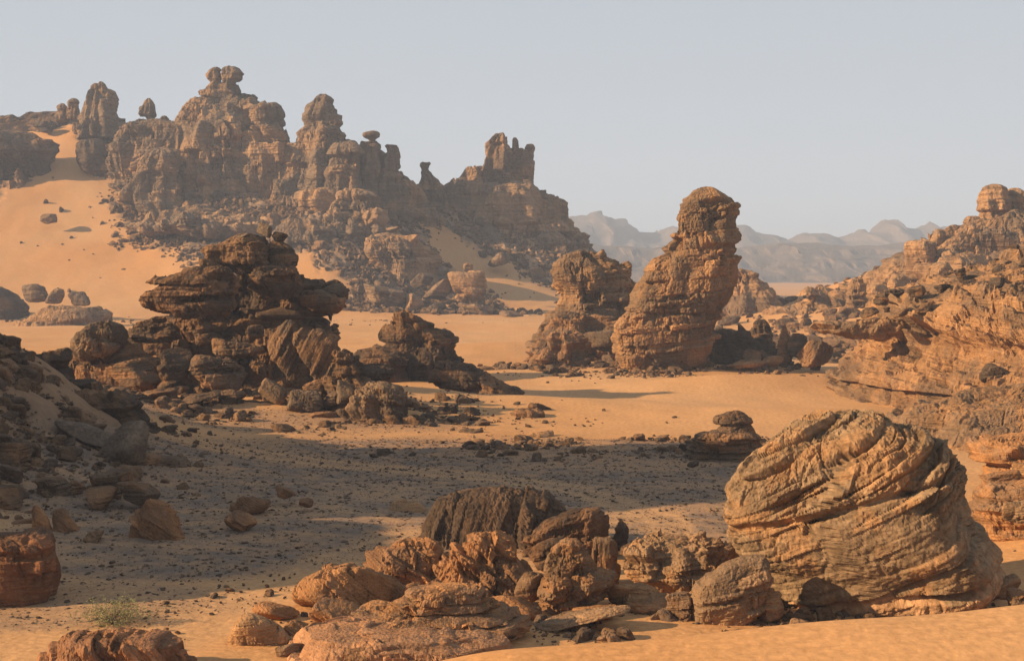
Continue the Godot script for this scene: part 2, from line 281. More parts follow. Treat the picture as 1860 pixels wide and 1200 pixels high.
var SANDY: Array = [
	[1, 1, 1, 1, 1, 1, 1, 1, 1, 1, 1, 1, 1, 1, 1, 1, 1, 1, 1, 1, 1, 1, 1, 1, 1, 1, 1, 1, 1, 1, 1, 1, 1, 1, 1, 1, 1, 1, 1],
	[1, 1, 1, 1, 1, 1, 1, 1, 1, 1, 1, 1, 1, 1, 1, 1, 1, 1, 1, 1, 1, 1, 1, 1, 1, 1, 1, 1, 1, 1, 1, 1, 1, 1, 1, 1, 1, 1, 1],
	[0, 0, 0, 0, 0, 0.1, 0.5, 0.7, 1, 1, 1, 1, 1, 1, 1, 1, 0.9, 0.7, 0.4, 0, 0.6, 0, 0, 0, 0, 0, 0.6, 0, 0, 0, 0, 0, 0, 0, 0, 0, 0, 0, 0],
	[0, 0, 0, 0, 0, 0, 0.3, 0.5, 0.7, 0.9, 1, 1, 1, 1, 1, 1, 1, 0.8, 0.3, 0.5, 1, 0.4, 0, 0, 0, 0.5, 0.9, 0.1, 0, 0, 0, 0, 0, 0, 0, 0, 0, 0, 0],
	[0, 0, 0, 0, 0, 0, 0, 0, 0.2, 0.7, 1, 1, 1, 1, 1, 1, 0.9, 0.5, 0, 1, 0.2, 0, 0, 0, 0, 1, 1, 0.3, 0, 0, 0, 0, 0, 0, 0, 0, 0, 0, 0],
	[0, 0, 0, 0, 0, 0, 0, 0, 0.5, 1, 1, 1, 1, 1, 1, 0.8, 0.3, 0, 0, 0.1, 0, 0, 0, 0, 0.4, 1, 1, 0.3, 0, 0, 0, 0, 0, 0, 0, 0, 0, 0, 0],
	[0, 0, 0, 0, 0, 0, 0, 0.2, 0.7, 1, 1, 1, 1, 1, 0.6, 0.1, 0, 0, 0, 0, 0, 0, 0, 0.2, 1, 1, 0.9, 0.2, 0, 0, 0, 0, 0, 0, 0, 0, 0, 0, 0],
	[0, 0, 0, 0, 0, 0, 0, 0.2, 0.7, 0.9, 1, 1, 1, 0.7, 0.2, 0, 0, 0, 0, 0, 0, 0, 0, 1, 1, 0.9, 0, 0, 0, 0, 0, 0, 0, 0, 0, 0, 0, 0, 0],
	[0, 0, 0, 0, 0, 0, 0, 0.1, 0.5, 0.7, 0.9, 1, 0.8, 0.3, 0, 0, 0, 0, 0, 0, 0, 0, 0.2, 1, 0.3, 0, 0, 0, 0, 0, 0, 0, 0, 0, 0, 0, 0, 0, 0],
	[0, 0, 0, 0, 0, 0, 0, 0, 0.1, 0.6, 1, 1, 0.7, 0, 0, 0, 0, 0, 0, 0, 0, 0, 0.9, 0.6, 0, 0, 0, 0, 0, 0, 0, 0, 0, 0, 0, 0, 0, 0, 0],
	[0, 0, 0, 0, 0, 0, 0, 0, 0, 1, 1, 1, 1, 0, 0, 0, 0, 0, 0, 0, 0, 0, 0.8, 0, 0, 0, 0, 0, 0, 0, 0, 0, 0, 0, 0, 0, 0, 0, 0],
	[0, 0, 0, 0, 0, 0, 0, 0, 0.4, 1, 1, 0.8, 0, 0, 0, 0, 0, 0, 0, 0, 0, 0, 0.4, 0, 0, 0, 0, 0, 0, 0, 0, 0, 0, 0, 0, 0, 0, 0, 0],
	[0, 0, 0, 0, 0, 0, 0, 0, 0.6, 1, 0.9, 0.3, 0, 0, 0, 0, 0, 0, 0, 0, 0, 0, 0.7, 0, 0, 0, 0, 0, 0, 0, 0, 0, 0, 0, 0, 0, 0, 0, 0],
	[0, 0, 0, 0, 0, 0, 0, 0, 0.7, 0.8, 0.5, 0, 0, 0, 0, 0, 0, 0, 0, 0, 0, 0, 0.9, 0, 0, 0, 0, 0, 0, 0, 0, 0, 0, 0, 0, 0, 0, 0, 0],
	[0, 0, 0, 0, 0, 0, 0, 0.2, 0.6, 0.6, 0.2, 0, 0, 0, 0, 0, 0, 0, 0, 0, 0, 0, 1, 0, 0, 0, 0, 0, 0, 0, 0, 0, 0, 0, 0, 0, 0, 0, 0],
	[0, 0, 0, 0, 0, 0, 0, 0.3, 0.6, 0.4, 0, 0, 0, 0, 0, 0, 0, 0, 0, 0, 0, 0, 1, 0, 0, 0, 0, 0, 0, 0, 0, 0, 0, 0, 0, 0, 0, 0, 0],
	[0, 0, 0, 0, 0, 0, 0, 0.4, 0.6, 0.3, 0, 0, 0, 0, 0, 0, 0, 0, 0, 0, 0, 0, 1, 0.3, 0, 0, 0, 0, 0, 0, 0, 0, 0, 0, 0, 0, 0, 0, 0],
	[0, 0, 0, 0, 0, 0, 0.1, 0.6, 0.6, 0.2, 0, 0, 0, 0, 0, 0, 0, 0, 0, 0, 0, 0, 0.9, 0.8, 0, 0, 0, 0, 0, 0, 0, 0, 0, 0, 0, 0, 0, 0, 0],
	[0, 0, 0, 0, 0, 0, 0.3, 0.6, 0.5, 0.1, 0, 0, 0, 0, 0, 0, 0, 0, 0, 0, 0, 0, 0.8, 1, 0, 0, 0, 0, 0, 0, 0, 0, 0, 0, 0, 0, 0, 0, 0],
	[0, 0, 0, 0, 0, 0, 0.5, 0.6, 0.4, 0, 0, 0, 0, 0, 0, 0, 0, 0, 0, 0, 0, 0, 1, 1, 0, 0, 0, 0, 0, 0, 0, 0, 0, 0, 0, 0, 0, 0, 0],
	[0, 0, 0, 0, 0, 0.2, 0.6, 0.6, 0.3, 0, 0, 0, 0, 0, 0, 0, 0, 0, 0, 0, 0, 0, 1, 1, 0, 0, 0, 0, 0, 0, 0, 0, 0, 0, 0, 0, 0, 0, 0],
	[0, 0, 0, 0, 0, 0.4, 0.7, 0.6, 0.2, 0, 0, 0, 0, 0, 0, 0, 0, 0, 0, 0, 0, 0, 1, 1, 0.4, 0, 0, 0, 0, 0, 0, 0, 0, 0, 0, 0, 0, 0, 0],
	[0, 0, 0, 0, 0.1, 0.6, 0.7, 0.6, 0.1, 0, 0, 0, 0, 0, 0, 0, 0, 0, 0, 0, 0, 0, 1, 1, 0.7, 0.2, 0, 0, 0, 0, 0, 0, 0, 0, 0, 0, 0, 0, 0],
	[0, 0, 0, 0, 0.3, 0.7, 0.7, 0.5, 0, 0, 0, 0, 0, 0, 0, 0, 0, 0, 0, 0, 0, 0, 1, 1, 1, 0.5, 0, 0, 0, 0, 0, 0, 0, 0, 0, 0, 0, 0, 0],
	[0, 0, 0, 0, 0.5, 0.8, 0.7, 0.4, 0, 0, 0, 0, 0, 0, 0, 0, 0, 0, 0, 0, 0, 0.1, 0.9, 1, 1, 0.7, 0, 0, 0, 0, 0, 0, 0, 0, 0, 0, 0, 0, 0],
	[0, 0, 0, 0.3, 0.7, 0.8, 0.7, 0.2, 0, 0, 0, 0, 0, 0, 0, 0, 0, 0, 0, 0, 0, 0.2, 1, 1, 1, 0.7, 0, 0, 0, 0, 0, 0, 0, 0, 0, 0, 0, 0, 0]]
# Swells of the ground: x, distance, half lengths along and across, turn, height.
var SWELLS := [
	[-41.0, 86.0, 11.0, 17.0, 0.0, 11.5], [-22.0, 116.0, 20.0, 13.0, 0.15, 1.8], [-11.0, 126.0, 6.0, 8.0, 0.3, 0.8], [25.0, 137.0, 15.0, 5.0, 0.12, 0.9], [9.0, 119.0, 13.0, 5.0, -0.2, 0.6], [-2.0, 205.0, 34.0, 12.0, 0.1, 1.1], [22.0, 112.0, 11.0, 5.0, 0.2, 0.6],
	[14.0, 165.0, 22.0, 12.0, 0.0, 0.9], [27.0, 140.0, 16.0, 9.0, 0.2, 0.7], [128.0, 280.0, 46.0, 46.0, 0.0, 24.0],
	[85.0, 300.0, 40.0, 22.0, 0.0, 5.0], [-30.0, 60.0, 10.0, 8.0, 0.0, 0.7], [19.0, 92.0, 9.0, 5.0, 0.0, 0.5], [28.0, 60.0, 7.0, 10.0, 0.0, 1.6]]
# Wheel tracks: (x, distance) along each.
var TRACKS := [PackedVector2Array([Vector2(-30, 96), Vector2(-16, 88), Vector2(-1, 79.6), Vector2(3.7, 75), Vector2(6.3, 69), Vector2(7.9, 65), Vector2(7.6, 60), Vector2(4, 57)]),
	PackedVector2Array([Vector2(6, 66), Vector2(0, 66), Vector2(-5, 61.5), Vector2(-7, 57.8), Vector2(-9, 52.8), Vector2(-10.3, 48.5), Vector2(-11.6, 44), Vector2(-13, 38)])]

func table(t: Array, x: float, d: float) -> float:
	var u := clampf((x + 250.0) / 10.0, 0.0, 37.999); var v := clampf((d - 330.0) / 10.0, 0.0, 24.999)
	var i := int(u); var j := int(v)
	u -= i; v -= j
	var r := PackedFloat32Array()
	for k in [-1, 0, 1, 2]:
		var a: Array = t[clampi(j + k, 0, 25)]
		r.append(cubic_interpolate(a[i], a[mini(i + 1, 38)], a[maxi(i - 1, 0)], a[mini(i + 2, 38)], u))
	return cubic_interpolate(r[1], r[2], r[0], r[3], v)

func height(x: float, d: float) -> float:
	var h := lerpf(0.05, 0.3, ss(44.0, 180.0, d)) * n_one.get_noise_2d(x * 0.035, d * 0.05) + 0.08 * n_one.get_noise_2d(x * 0.15 + 40.0, d * 0.15)
	for s in SWELLS:
		var c: float = cos(s[4]); var n: float = sin(s[4])
		var dx: float = x - s[0]; var dd: float = d - s[1]
		var r: float = ((dx * c + dd * n) / s[2]) ** 2 + ((dd * c - dx * n) / s[3]) ** 2
		if r < 6.0: h += s[5] * exp(-r)
	# the drift in the foreground
	if d < 60.0:
		var w: float = d - 37.0 - 0.06 * x
		h += (1.62 + 0.078 * x) * ss(-9.0, 0.0, x) * exp(-w * w / (9.0 if w > 0.0 else 90.0))
	if d > 325.0 and d < 640.0 and x > -260.0 and x < 140.0:
		h += maxf(0.0, table(APRON, x, d)) * (1.0 - ss(580.0, 640.0, d))
	return h

func sand_share(x: float, d: float) -> float:
	if d < 325.0:
		var m := ss(0.9, 2.2, ((x + 42.0) / 13.0) ** 2 + ((d - 88.0) / 19.0) ** 2)
		return clampf(0.32 + 0.68 * m, 0.0, 1.0)
	return clampf(table(SANDY, clampf(x, -250.0, 130.0), d), 0.0, 1.0)

# Share of dark desert gravel on the valley floor, plus one patch of painted shade.
func gravel_and_shade_share(x: float, d: float) -> float:
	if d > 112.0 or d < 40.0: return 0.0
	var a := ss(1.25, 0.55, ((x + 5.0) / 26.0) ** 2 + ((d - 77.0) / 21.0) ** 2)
	a = maxf(a, ss(1.2, 0.5, ((x + 15.0) / 9.0) ** 2 + ((d - 58.5) / 6.0) ** 2))  # shaded band of the floor, put into the gravel darkening
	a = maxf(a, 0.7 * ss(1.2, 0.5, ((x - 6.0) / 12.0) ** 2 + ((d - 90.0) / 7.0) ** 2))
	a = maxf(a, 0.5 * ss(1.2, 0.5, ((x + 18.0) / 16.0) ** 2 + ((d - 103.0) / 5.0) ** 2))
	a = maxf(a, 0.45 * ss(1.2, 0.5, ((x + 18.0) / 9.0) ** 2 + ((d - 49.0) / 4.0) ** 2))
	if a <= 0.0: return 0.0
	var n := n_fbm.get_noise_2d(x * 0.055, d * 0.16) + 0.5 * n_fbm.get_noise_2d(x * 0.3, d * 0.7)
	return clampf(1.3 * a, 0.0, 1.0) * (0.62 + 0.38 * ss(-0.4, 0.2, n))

func track_at(x: float, d: float) -> float:
	var best := 9.0
	if d < 36.0 or d > 97.0 or x < -31.0 or x > 9.0: return 0.0
	for t in TRACKS:
		for k in t.size() - 1:
			var q := Geometry2D.get_closest_point_to_segment(Vector2(x, d), t[k], t[k + 1])
			best = minf(best, q.distance_to(Vector2(x, d)))
	best += 0.12 * n_one.get_noise_2d(x * 0.4, d * 0.4)
	return maxf(exp(-((best - 0.85) / 0.33) ** 2), 0.45 * ss(2.4, 0.8, best))

func steps(list: Array) -> PackedFloat32Array:
	var a := PackedFloat32Array()
	for s in list:
		var n := int(round((s[1] - s[0]) / s[2]))
		for k in n: a.append(s[0] + (s[1] - s[0]) * k / n)
	a.append(list[list.size() - 1][1])
	return a

func ground_strip(xs: PackedFloat32Array, ds: PackedFloat32Array, j: int, pos: PackedVector3Array, col: PackedColorArray) -> void:
	var d := ds[j]
	var nx := xs.size()
	for i in nx:
		var x := xs[i]
		var h := height(x, d)
		var sand := sand_share(x, d) if d < 640.0 else 1.0
		var big := n_fbm.get_noise_2d(x * 0.02, d * 0.02)
		var fine := n_rough.get_noise_2d(x * 0.6, d * 0.6)
		var c := Color(0.555, 0.315, 0.148).lerp(Color(0.52, 0.265, 0.106), clampf(0.5 + big, 0.0, 1.0))
		if d < 325.0:
			var tr := track_at(x, d)
			var g := gravel_and_shade_share(x, d) * (1.0 - 0.75 * tr)
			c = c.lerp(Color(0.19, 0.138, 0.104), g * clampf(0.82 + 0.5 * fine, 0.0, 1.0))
			c = c.lerp(Color(0.5, 0.3, 0.15), 0.45 * tr)
			h -= 0.06 * tr
			if sand < 1.0 or g > 0.0: h += 0.1 * maxf(g, 1.0 - sand) * n_rough.get_noise_2d(x * 1.1, d * 1.1)
			if sand < 1.0:
				var m := ss(0.35, 0.6, 1.0 - sand + 0.5 * big + 0.35 * fine)
				c = c.lerp(Color(0.2, 0.135, 0.09), m * 0.7)
				h += m * 0.3 * n_cell.get_noise_2d(x * 0.7, d * 0.7)
		elif d < 640.0 and x > -262.0 and x < 142.0:
			var m := ss(0.42, 0.62, 1.0 - sand + 0.3 * big + 0.25 * n_rough.get_noise_2d(x * 0.12, d * 0.12))
			m *= ss(344.0, 350.0, d + 6.0 * big)
			if m > 0.0:
				var q := Vector3(x * 0.14, h * 0.2, d * 0.14)
				var cell := n_cell.get_noise_3dv(q + Vector3(big, fine, big))
				h += m * 1.6 * n_fbm.get_noise_2d(x * 0.06, d * 0.06)
				var bed := 2.4 + 0.8 * n_one.get_noise_2d(x * 0.02, d * 0.02)
				var tread := h / bed - floorf(h / bed)
				h = lerpf(h, (floorf(h / bed) + ss(0.55, 0.95, tread)) * bed, 0.75 * m)
				h += m * (0.7 * n_cell.get_noise_3d(x * 0.3, floorf(h / bed) * 3.1, d * 0.3) + 0.5 * fine)
				var v := ss(-0.25, 0.25, n_fbm.get_noise_2d(x * 0.06 + 9.0, d * 0.06) + 0.4 * fine + 0.15 * cell)
				c = c.lerp(Color(0.34, 0.21, 0.12).lerp(Color(0.165, 0.118, 0.088), v), m)
		elif d > 200.0 and x > 70.0:
			var m := ss(2.3, 1.8, ((x - 128.0) / 52.0) ** 2 + ((d - 280.0) / 60.0) ** 2 + 0.8 * big + 0.4 * fine)
			c = c.lerp(Color(0.28, 0.178, 0.11), m)
			h += m * 1.2 * n_fbm.get_noise_2d(x * 0.12, d * 0.12)
		var k := 1.0 + 0.07 * fine
		col[i] = Color(c.r * k, c.g * k, c.b * k)
		pos[i] = Vector3(x, h, -d)

var strips: Array = []
func one_strip(j: int, xs: PackedFloat32Array, ds: PackedFloat32Array) -> void:
	var p := PackedVector3Array(); p.resize(xs.size())
	var c := PackedColorArray(); c.resize(xs.size())
	ground_strip(xs, ds, j, p, c)
	strips[j] = [p, c]

func sheet(xs_n: int, rows: Array) -> Array:
	var pos := PackedVector3Array(); var col := PackedColorArray()
	for r in rows:
		pos.append_array(r[0]); col.append_array(r[1])
	var nd := rows.size()
	var nor := PackedVector3Array(); nor.resize(pos.size())
	var idx := PackedInt32Array(); idx.resize((xs_n - 1) * (nd - 1) * 6)
	var w := 0
	for j in nd:
		var a := mini(j + 1, nd - 1) * xs_n; var b := maxi(j - 1, 0) * xs_n; var c := j * xs_n
		for i in xs_n:
			nor[c + i] = (pos[c + mini(i + 1, xs_n - 1)] - pos[c + maxi(i - 1, 0)]).cross(pos[a + i] - pos[b + i]).normalized()
			if i + 1 < xs_n and j + 1 < nd:
				idx[w] = c + i; idx[w + 1] = c + xs_n + i; idx[w + 2] = c + i + 1
				idx[w + 3] = c + i + 1; idx[w + 4] = c + xs_n + i; idx[w + 5] = c + xs_n + i + 1
				w += 6
	return [pos, nor, col, idx]

func build_ground() -> void:
	var xs := steps([[-6000.0, -1000.0, 500.0], [-1000.0, -260.0, 60.0], [-260.0, -190.0, 3.0], [-190.0, -62.0, 1.1], [-62.0, 62.0, 0.55], [62.0, 130.0, 1.4], [130.0, 200.0, 5.0], [200.0, 1000.0, 80.0], [1000.0, 6000.0, 500.0]])
	var ds := steps([[-200.0, 0.0, 20.0], [0.0, 32.0, 2.0], [32.0, 62.0, 0.3], [62.0, 116.0, 0.42], [116.0, 190.0, 0.9], [190.0, 340.0, 2.0], [340.0, 470.0, 0.9], [470.0, 640.0, 3.0], [640.0, 1000.0, 40.0], [1000.0, 7000.0, 400.0]])
	strips.resize(ds.size())
	var task := WorkerThreadPool.add_group_task(one_strip.bind(xs, ds), ds.size())
	WorkerThreadPool.wait_for_group_task_completion(task)
	var o := shape(to_mesh(sheet(xs.size(), strips), true), sand_mat, "desert_ground")
	tag(o, "wide floor of orange sand, dark gravel and scree", "ground", "", "structure")
	strips.clear()

# Far ranges: a crest given as (x, height) pairs, and ravines worn into its flanks.
func far_range(called: String, label: String, crest: PackedVector2Array, at: float, deep: float, seed_: float) -> void:
	var rows := []
	var x0 := crest[0].x; var x1 := crest[crest.size() - 1].x
	var nx := 420; var nd := 70
	for j in nd:
		var p := PackedVector3Array(); var c := PackedColorArray()
		var v := float(j) / (nd - 1)
		for i in nx:
			var x := lerpf(x0, x1, float(i) / (nx - 1))
			var k := 0
			while k < crest.size() - 2 and crest[k + 1].x < x: k += 1
			var m := (x - crest[k].x) / (crest[k + 1].x - crest[k].x)
			var top := lerpf(crest[k].y, crest[k + 1].y, m)
			var rise := ss(0.0, 0.62, v) if v < 0.62 else 1.0 - 0.8 * ss(0.62, 1.0, v)
			rise = pow(rise, 1.25)
			var rav := absf(n_fbm.get_noise_2d(x * 0.006 + seed_, v * 1.1))
			var fine := n_fbm.get_noise_2d(x * 0.03 + seed_, v * 6.0)
			var h := top * rise * (1.0 - 0.9 * rav * minf(1.0, absf(v - 0.62) * 3.5)) + top * 0.09 * fine * rise
			h = lerpf(h, roundf(h / 14.0) * 14.0, 0.2)
			p.append(Vector3(x + 10.0 * fine, h - 3.0, -(at - deep * 0.62 + deep * v) - 26.0 * fine))
			var g := 1.0 + 0.3 * fine
			c.append(Color(0.2 * g, 0.15 * g, 0.12 * g))
		rows.append([p, c])
	var o := shape(to_mesh(sheet(nx, rows), true), sheet_rock, called)
	tag(o, label, "mountains", "", "structure")


# ---------------------------------------------------------------- textures and materials
func grain(seed_: int, freq: float, oct: int, lo: float, hi: float, size := 512, kind := FastNoiseLite.TYPE_SIMPLEX_SMOOTH) -> ImageTexture:
	var n := noise(kind, oct, seed_)
	n.frequency = freq
	var im := n.get_seamless_image(size, size)
	im.convert(Image.FORMAT_L8)
	var data := im.get_data()
	for k in data.size(): data[k] = int(255.0 * lerpf(lo, hi, data[k] / 255.0))
	im = Image.create_from_data(size, size, false, Image.FORMAT_L8, data)
	return ImageTexture.create_from_image(im)

# Low wind ripples with some grain.
func ripples(seed_: int, size := 512) -> ImageTexture:
	var n := noise(FastNoiseLite.TYPE_SIMPLEX_SMOOTH, 2, seed_)
	n.frequency = 0.03
	var im := n.get_seamless_image(size / 4, size)
	im.convert(Image.FORMAT_L8)
	im.resize(size, size, Image.INTERPOLATE_CUBIC)
	var n2 := noise(FastNoiseLite.TYPE_SIMPLEX_SMOOTH, 5, seed_ + 1)
	n2.frequency = 0.03
	var im2 := n2.get_seamless_image(size, size)
	im2.convert(Image.FORMAT_L8)
	var a := im.get_data(); var b := im2.get_data()
	for k in a.size(): a[k] = int(0.6 * a[k] + 0.4 * b[k])
	return ImageTexture.create_from_image(Image.create_from_data(size, size, false, Image.FORMAT_L8, a))

# Height of finely bedded sandstone: thin level laminae of uneven strength, broken by pits.
func strata(seed_: int, stretch: int, size := 1024) -> Array:
	var n := noise(FastNoiseLite.TYPE_SIMPLEX_SMOOTH, 4, seed_)
	n.frequency = 0.02
	n.fractal_gain = 0.62
	var im := n.get_seamless_image(size / stretch, size)
	im.convert(Image.FORMAT_L8)
	im.resize(size, size, Image.INTERPOLATE_CUBIC)
	var n2 := noise(FastNoiseLite.TYPE_SIMPLEX_SMOOTH, 5, seed_ + 1)
	n2.frequency = 0.02
	var im2 := n2.get_seamless_image(size, size)
	im2.convert(Image.FORMAT_L8)
	var a := im.get_data(); var b := im2.get_data()
	var hgt := PackedByteArray(); var alb := PackedByteArray()
	hgt.resize(a.size()); alb.resize(a.size())
	var step := PackedFloat32Array()
	for k in 256:                                  # flat treads and steep risers
		var t := k / 255.0 * 5.0
		step.append((floorf(t) + ss(0.3, 0.7, t - floorf(t))) / 5.0)
	for k in a.size():
		var pit := b[k] / 255.0
		hgt[k] = int(255.0 * clampf(0.62 * step[a[k]] + 0.38 * pit, 0.0, 1.0))
		alb[k] = int(255.0 * clampf(0.62 + 0.2 * a[k] / 255.0 + 0.26 * (b[(k * 7 + 3) % b.size()] / 255.0 * 0.25 + pit * 0.75), 0.0, 1.0))
	return [ImageTexture.create_from_image(Image.create_from_data(size, size, false, Image.FORMAT_L8, alb)), ImageTexture.create_from_image(Image.create_from_data(size, size, false, Image.FORMAT_L8, hgt))]

func surface(color_tex: Texture2D, height_tex: Texture2D, scale: float, relief_cm: float, in_world := true) -> StandardMaterial3D:
	var m := StandardMaterial3D.new()
	m.vertex_color_use_as_albedo = true
	m.albedo_texture = color_tex
	m.uv1_triplanar = true
	m.uv1_world_triplanar = in_world
	m.uv1_scale = Vector3.ONE * scale
	m.roughness = 0.95
	m.metallic_specular = 0.2
	if height_tex:
		m.heightmap_enabled = true
		m.heightmap_texture = height_tex
		m.heightmap_scale = relief_cm
	return m

# ---------------------------------------------------------------- building
func make_one(k: int) -> void:
	var r: Array = ROCKS[k]
	var s: Style = styles[r[5]]
	var off: Vector3 = r[14] + (Vector3.ZERO if r[5].begins_with("far") or r[5].begins_with("slope") else Vector3(r[6] * 37.7, 0.0, r[6] * 11.3))
	if r[0] == "o":
		var rows := PackedVector3Array()
		var flat: Array = r[7]
		for i in range(0, flat.size(), 3): rows.append(Vector3(flat[i], flat[i + 1], flat[i + 2]))
		made[k] = outline_rock(rows, r[8], r[9], s, off, r[10], r[11], r[12], r[13], r[15], r[16])
	else:
		made[k] = block_rock(r[7], r[8], r[9], Basis(Vector3.BACK, deg_to_rad(r[12])) * Basis(Vector3.UP, deg_to_rad(r[13])), s, off, r[10], r[11], int(r[6] * 100.0))

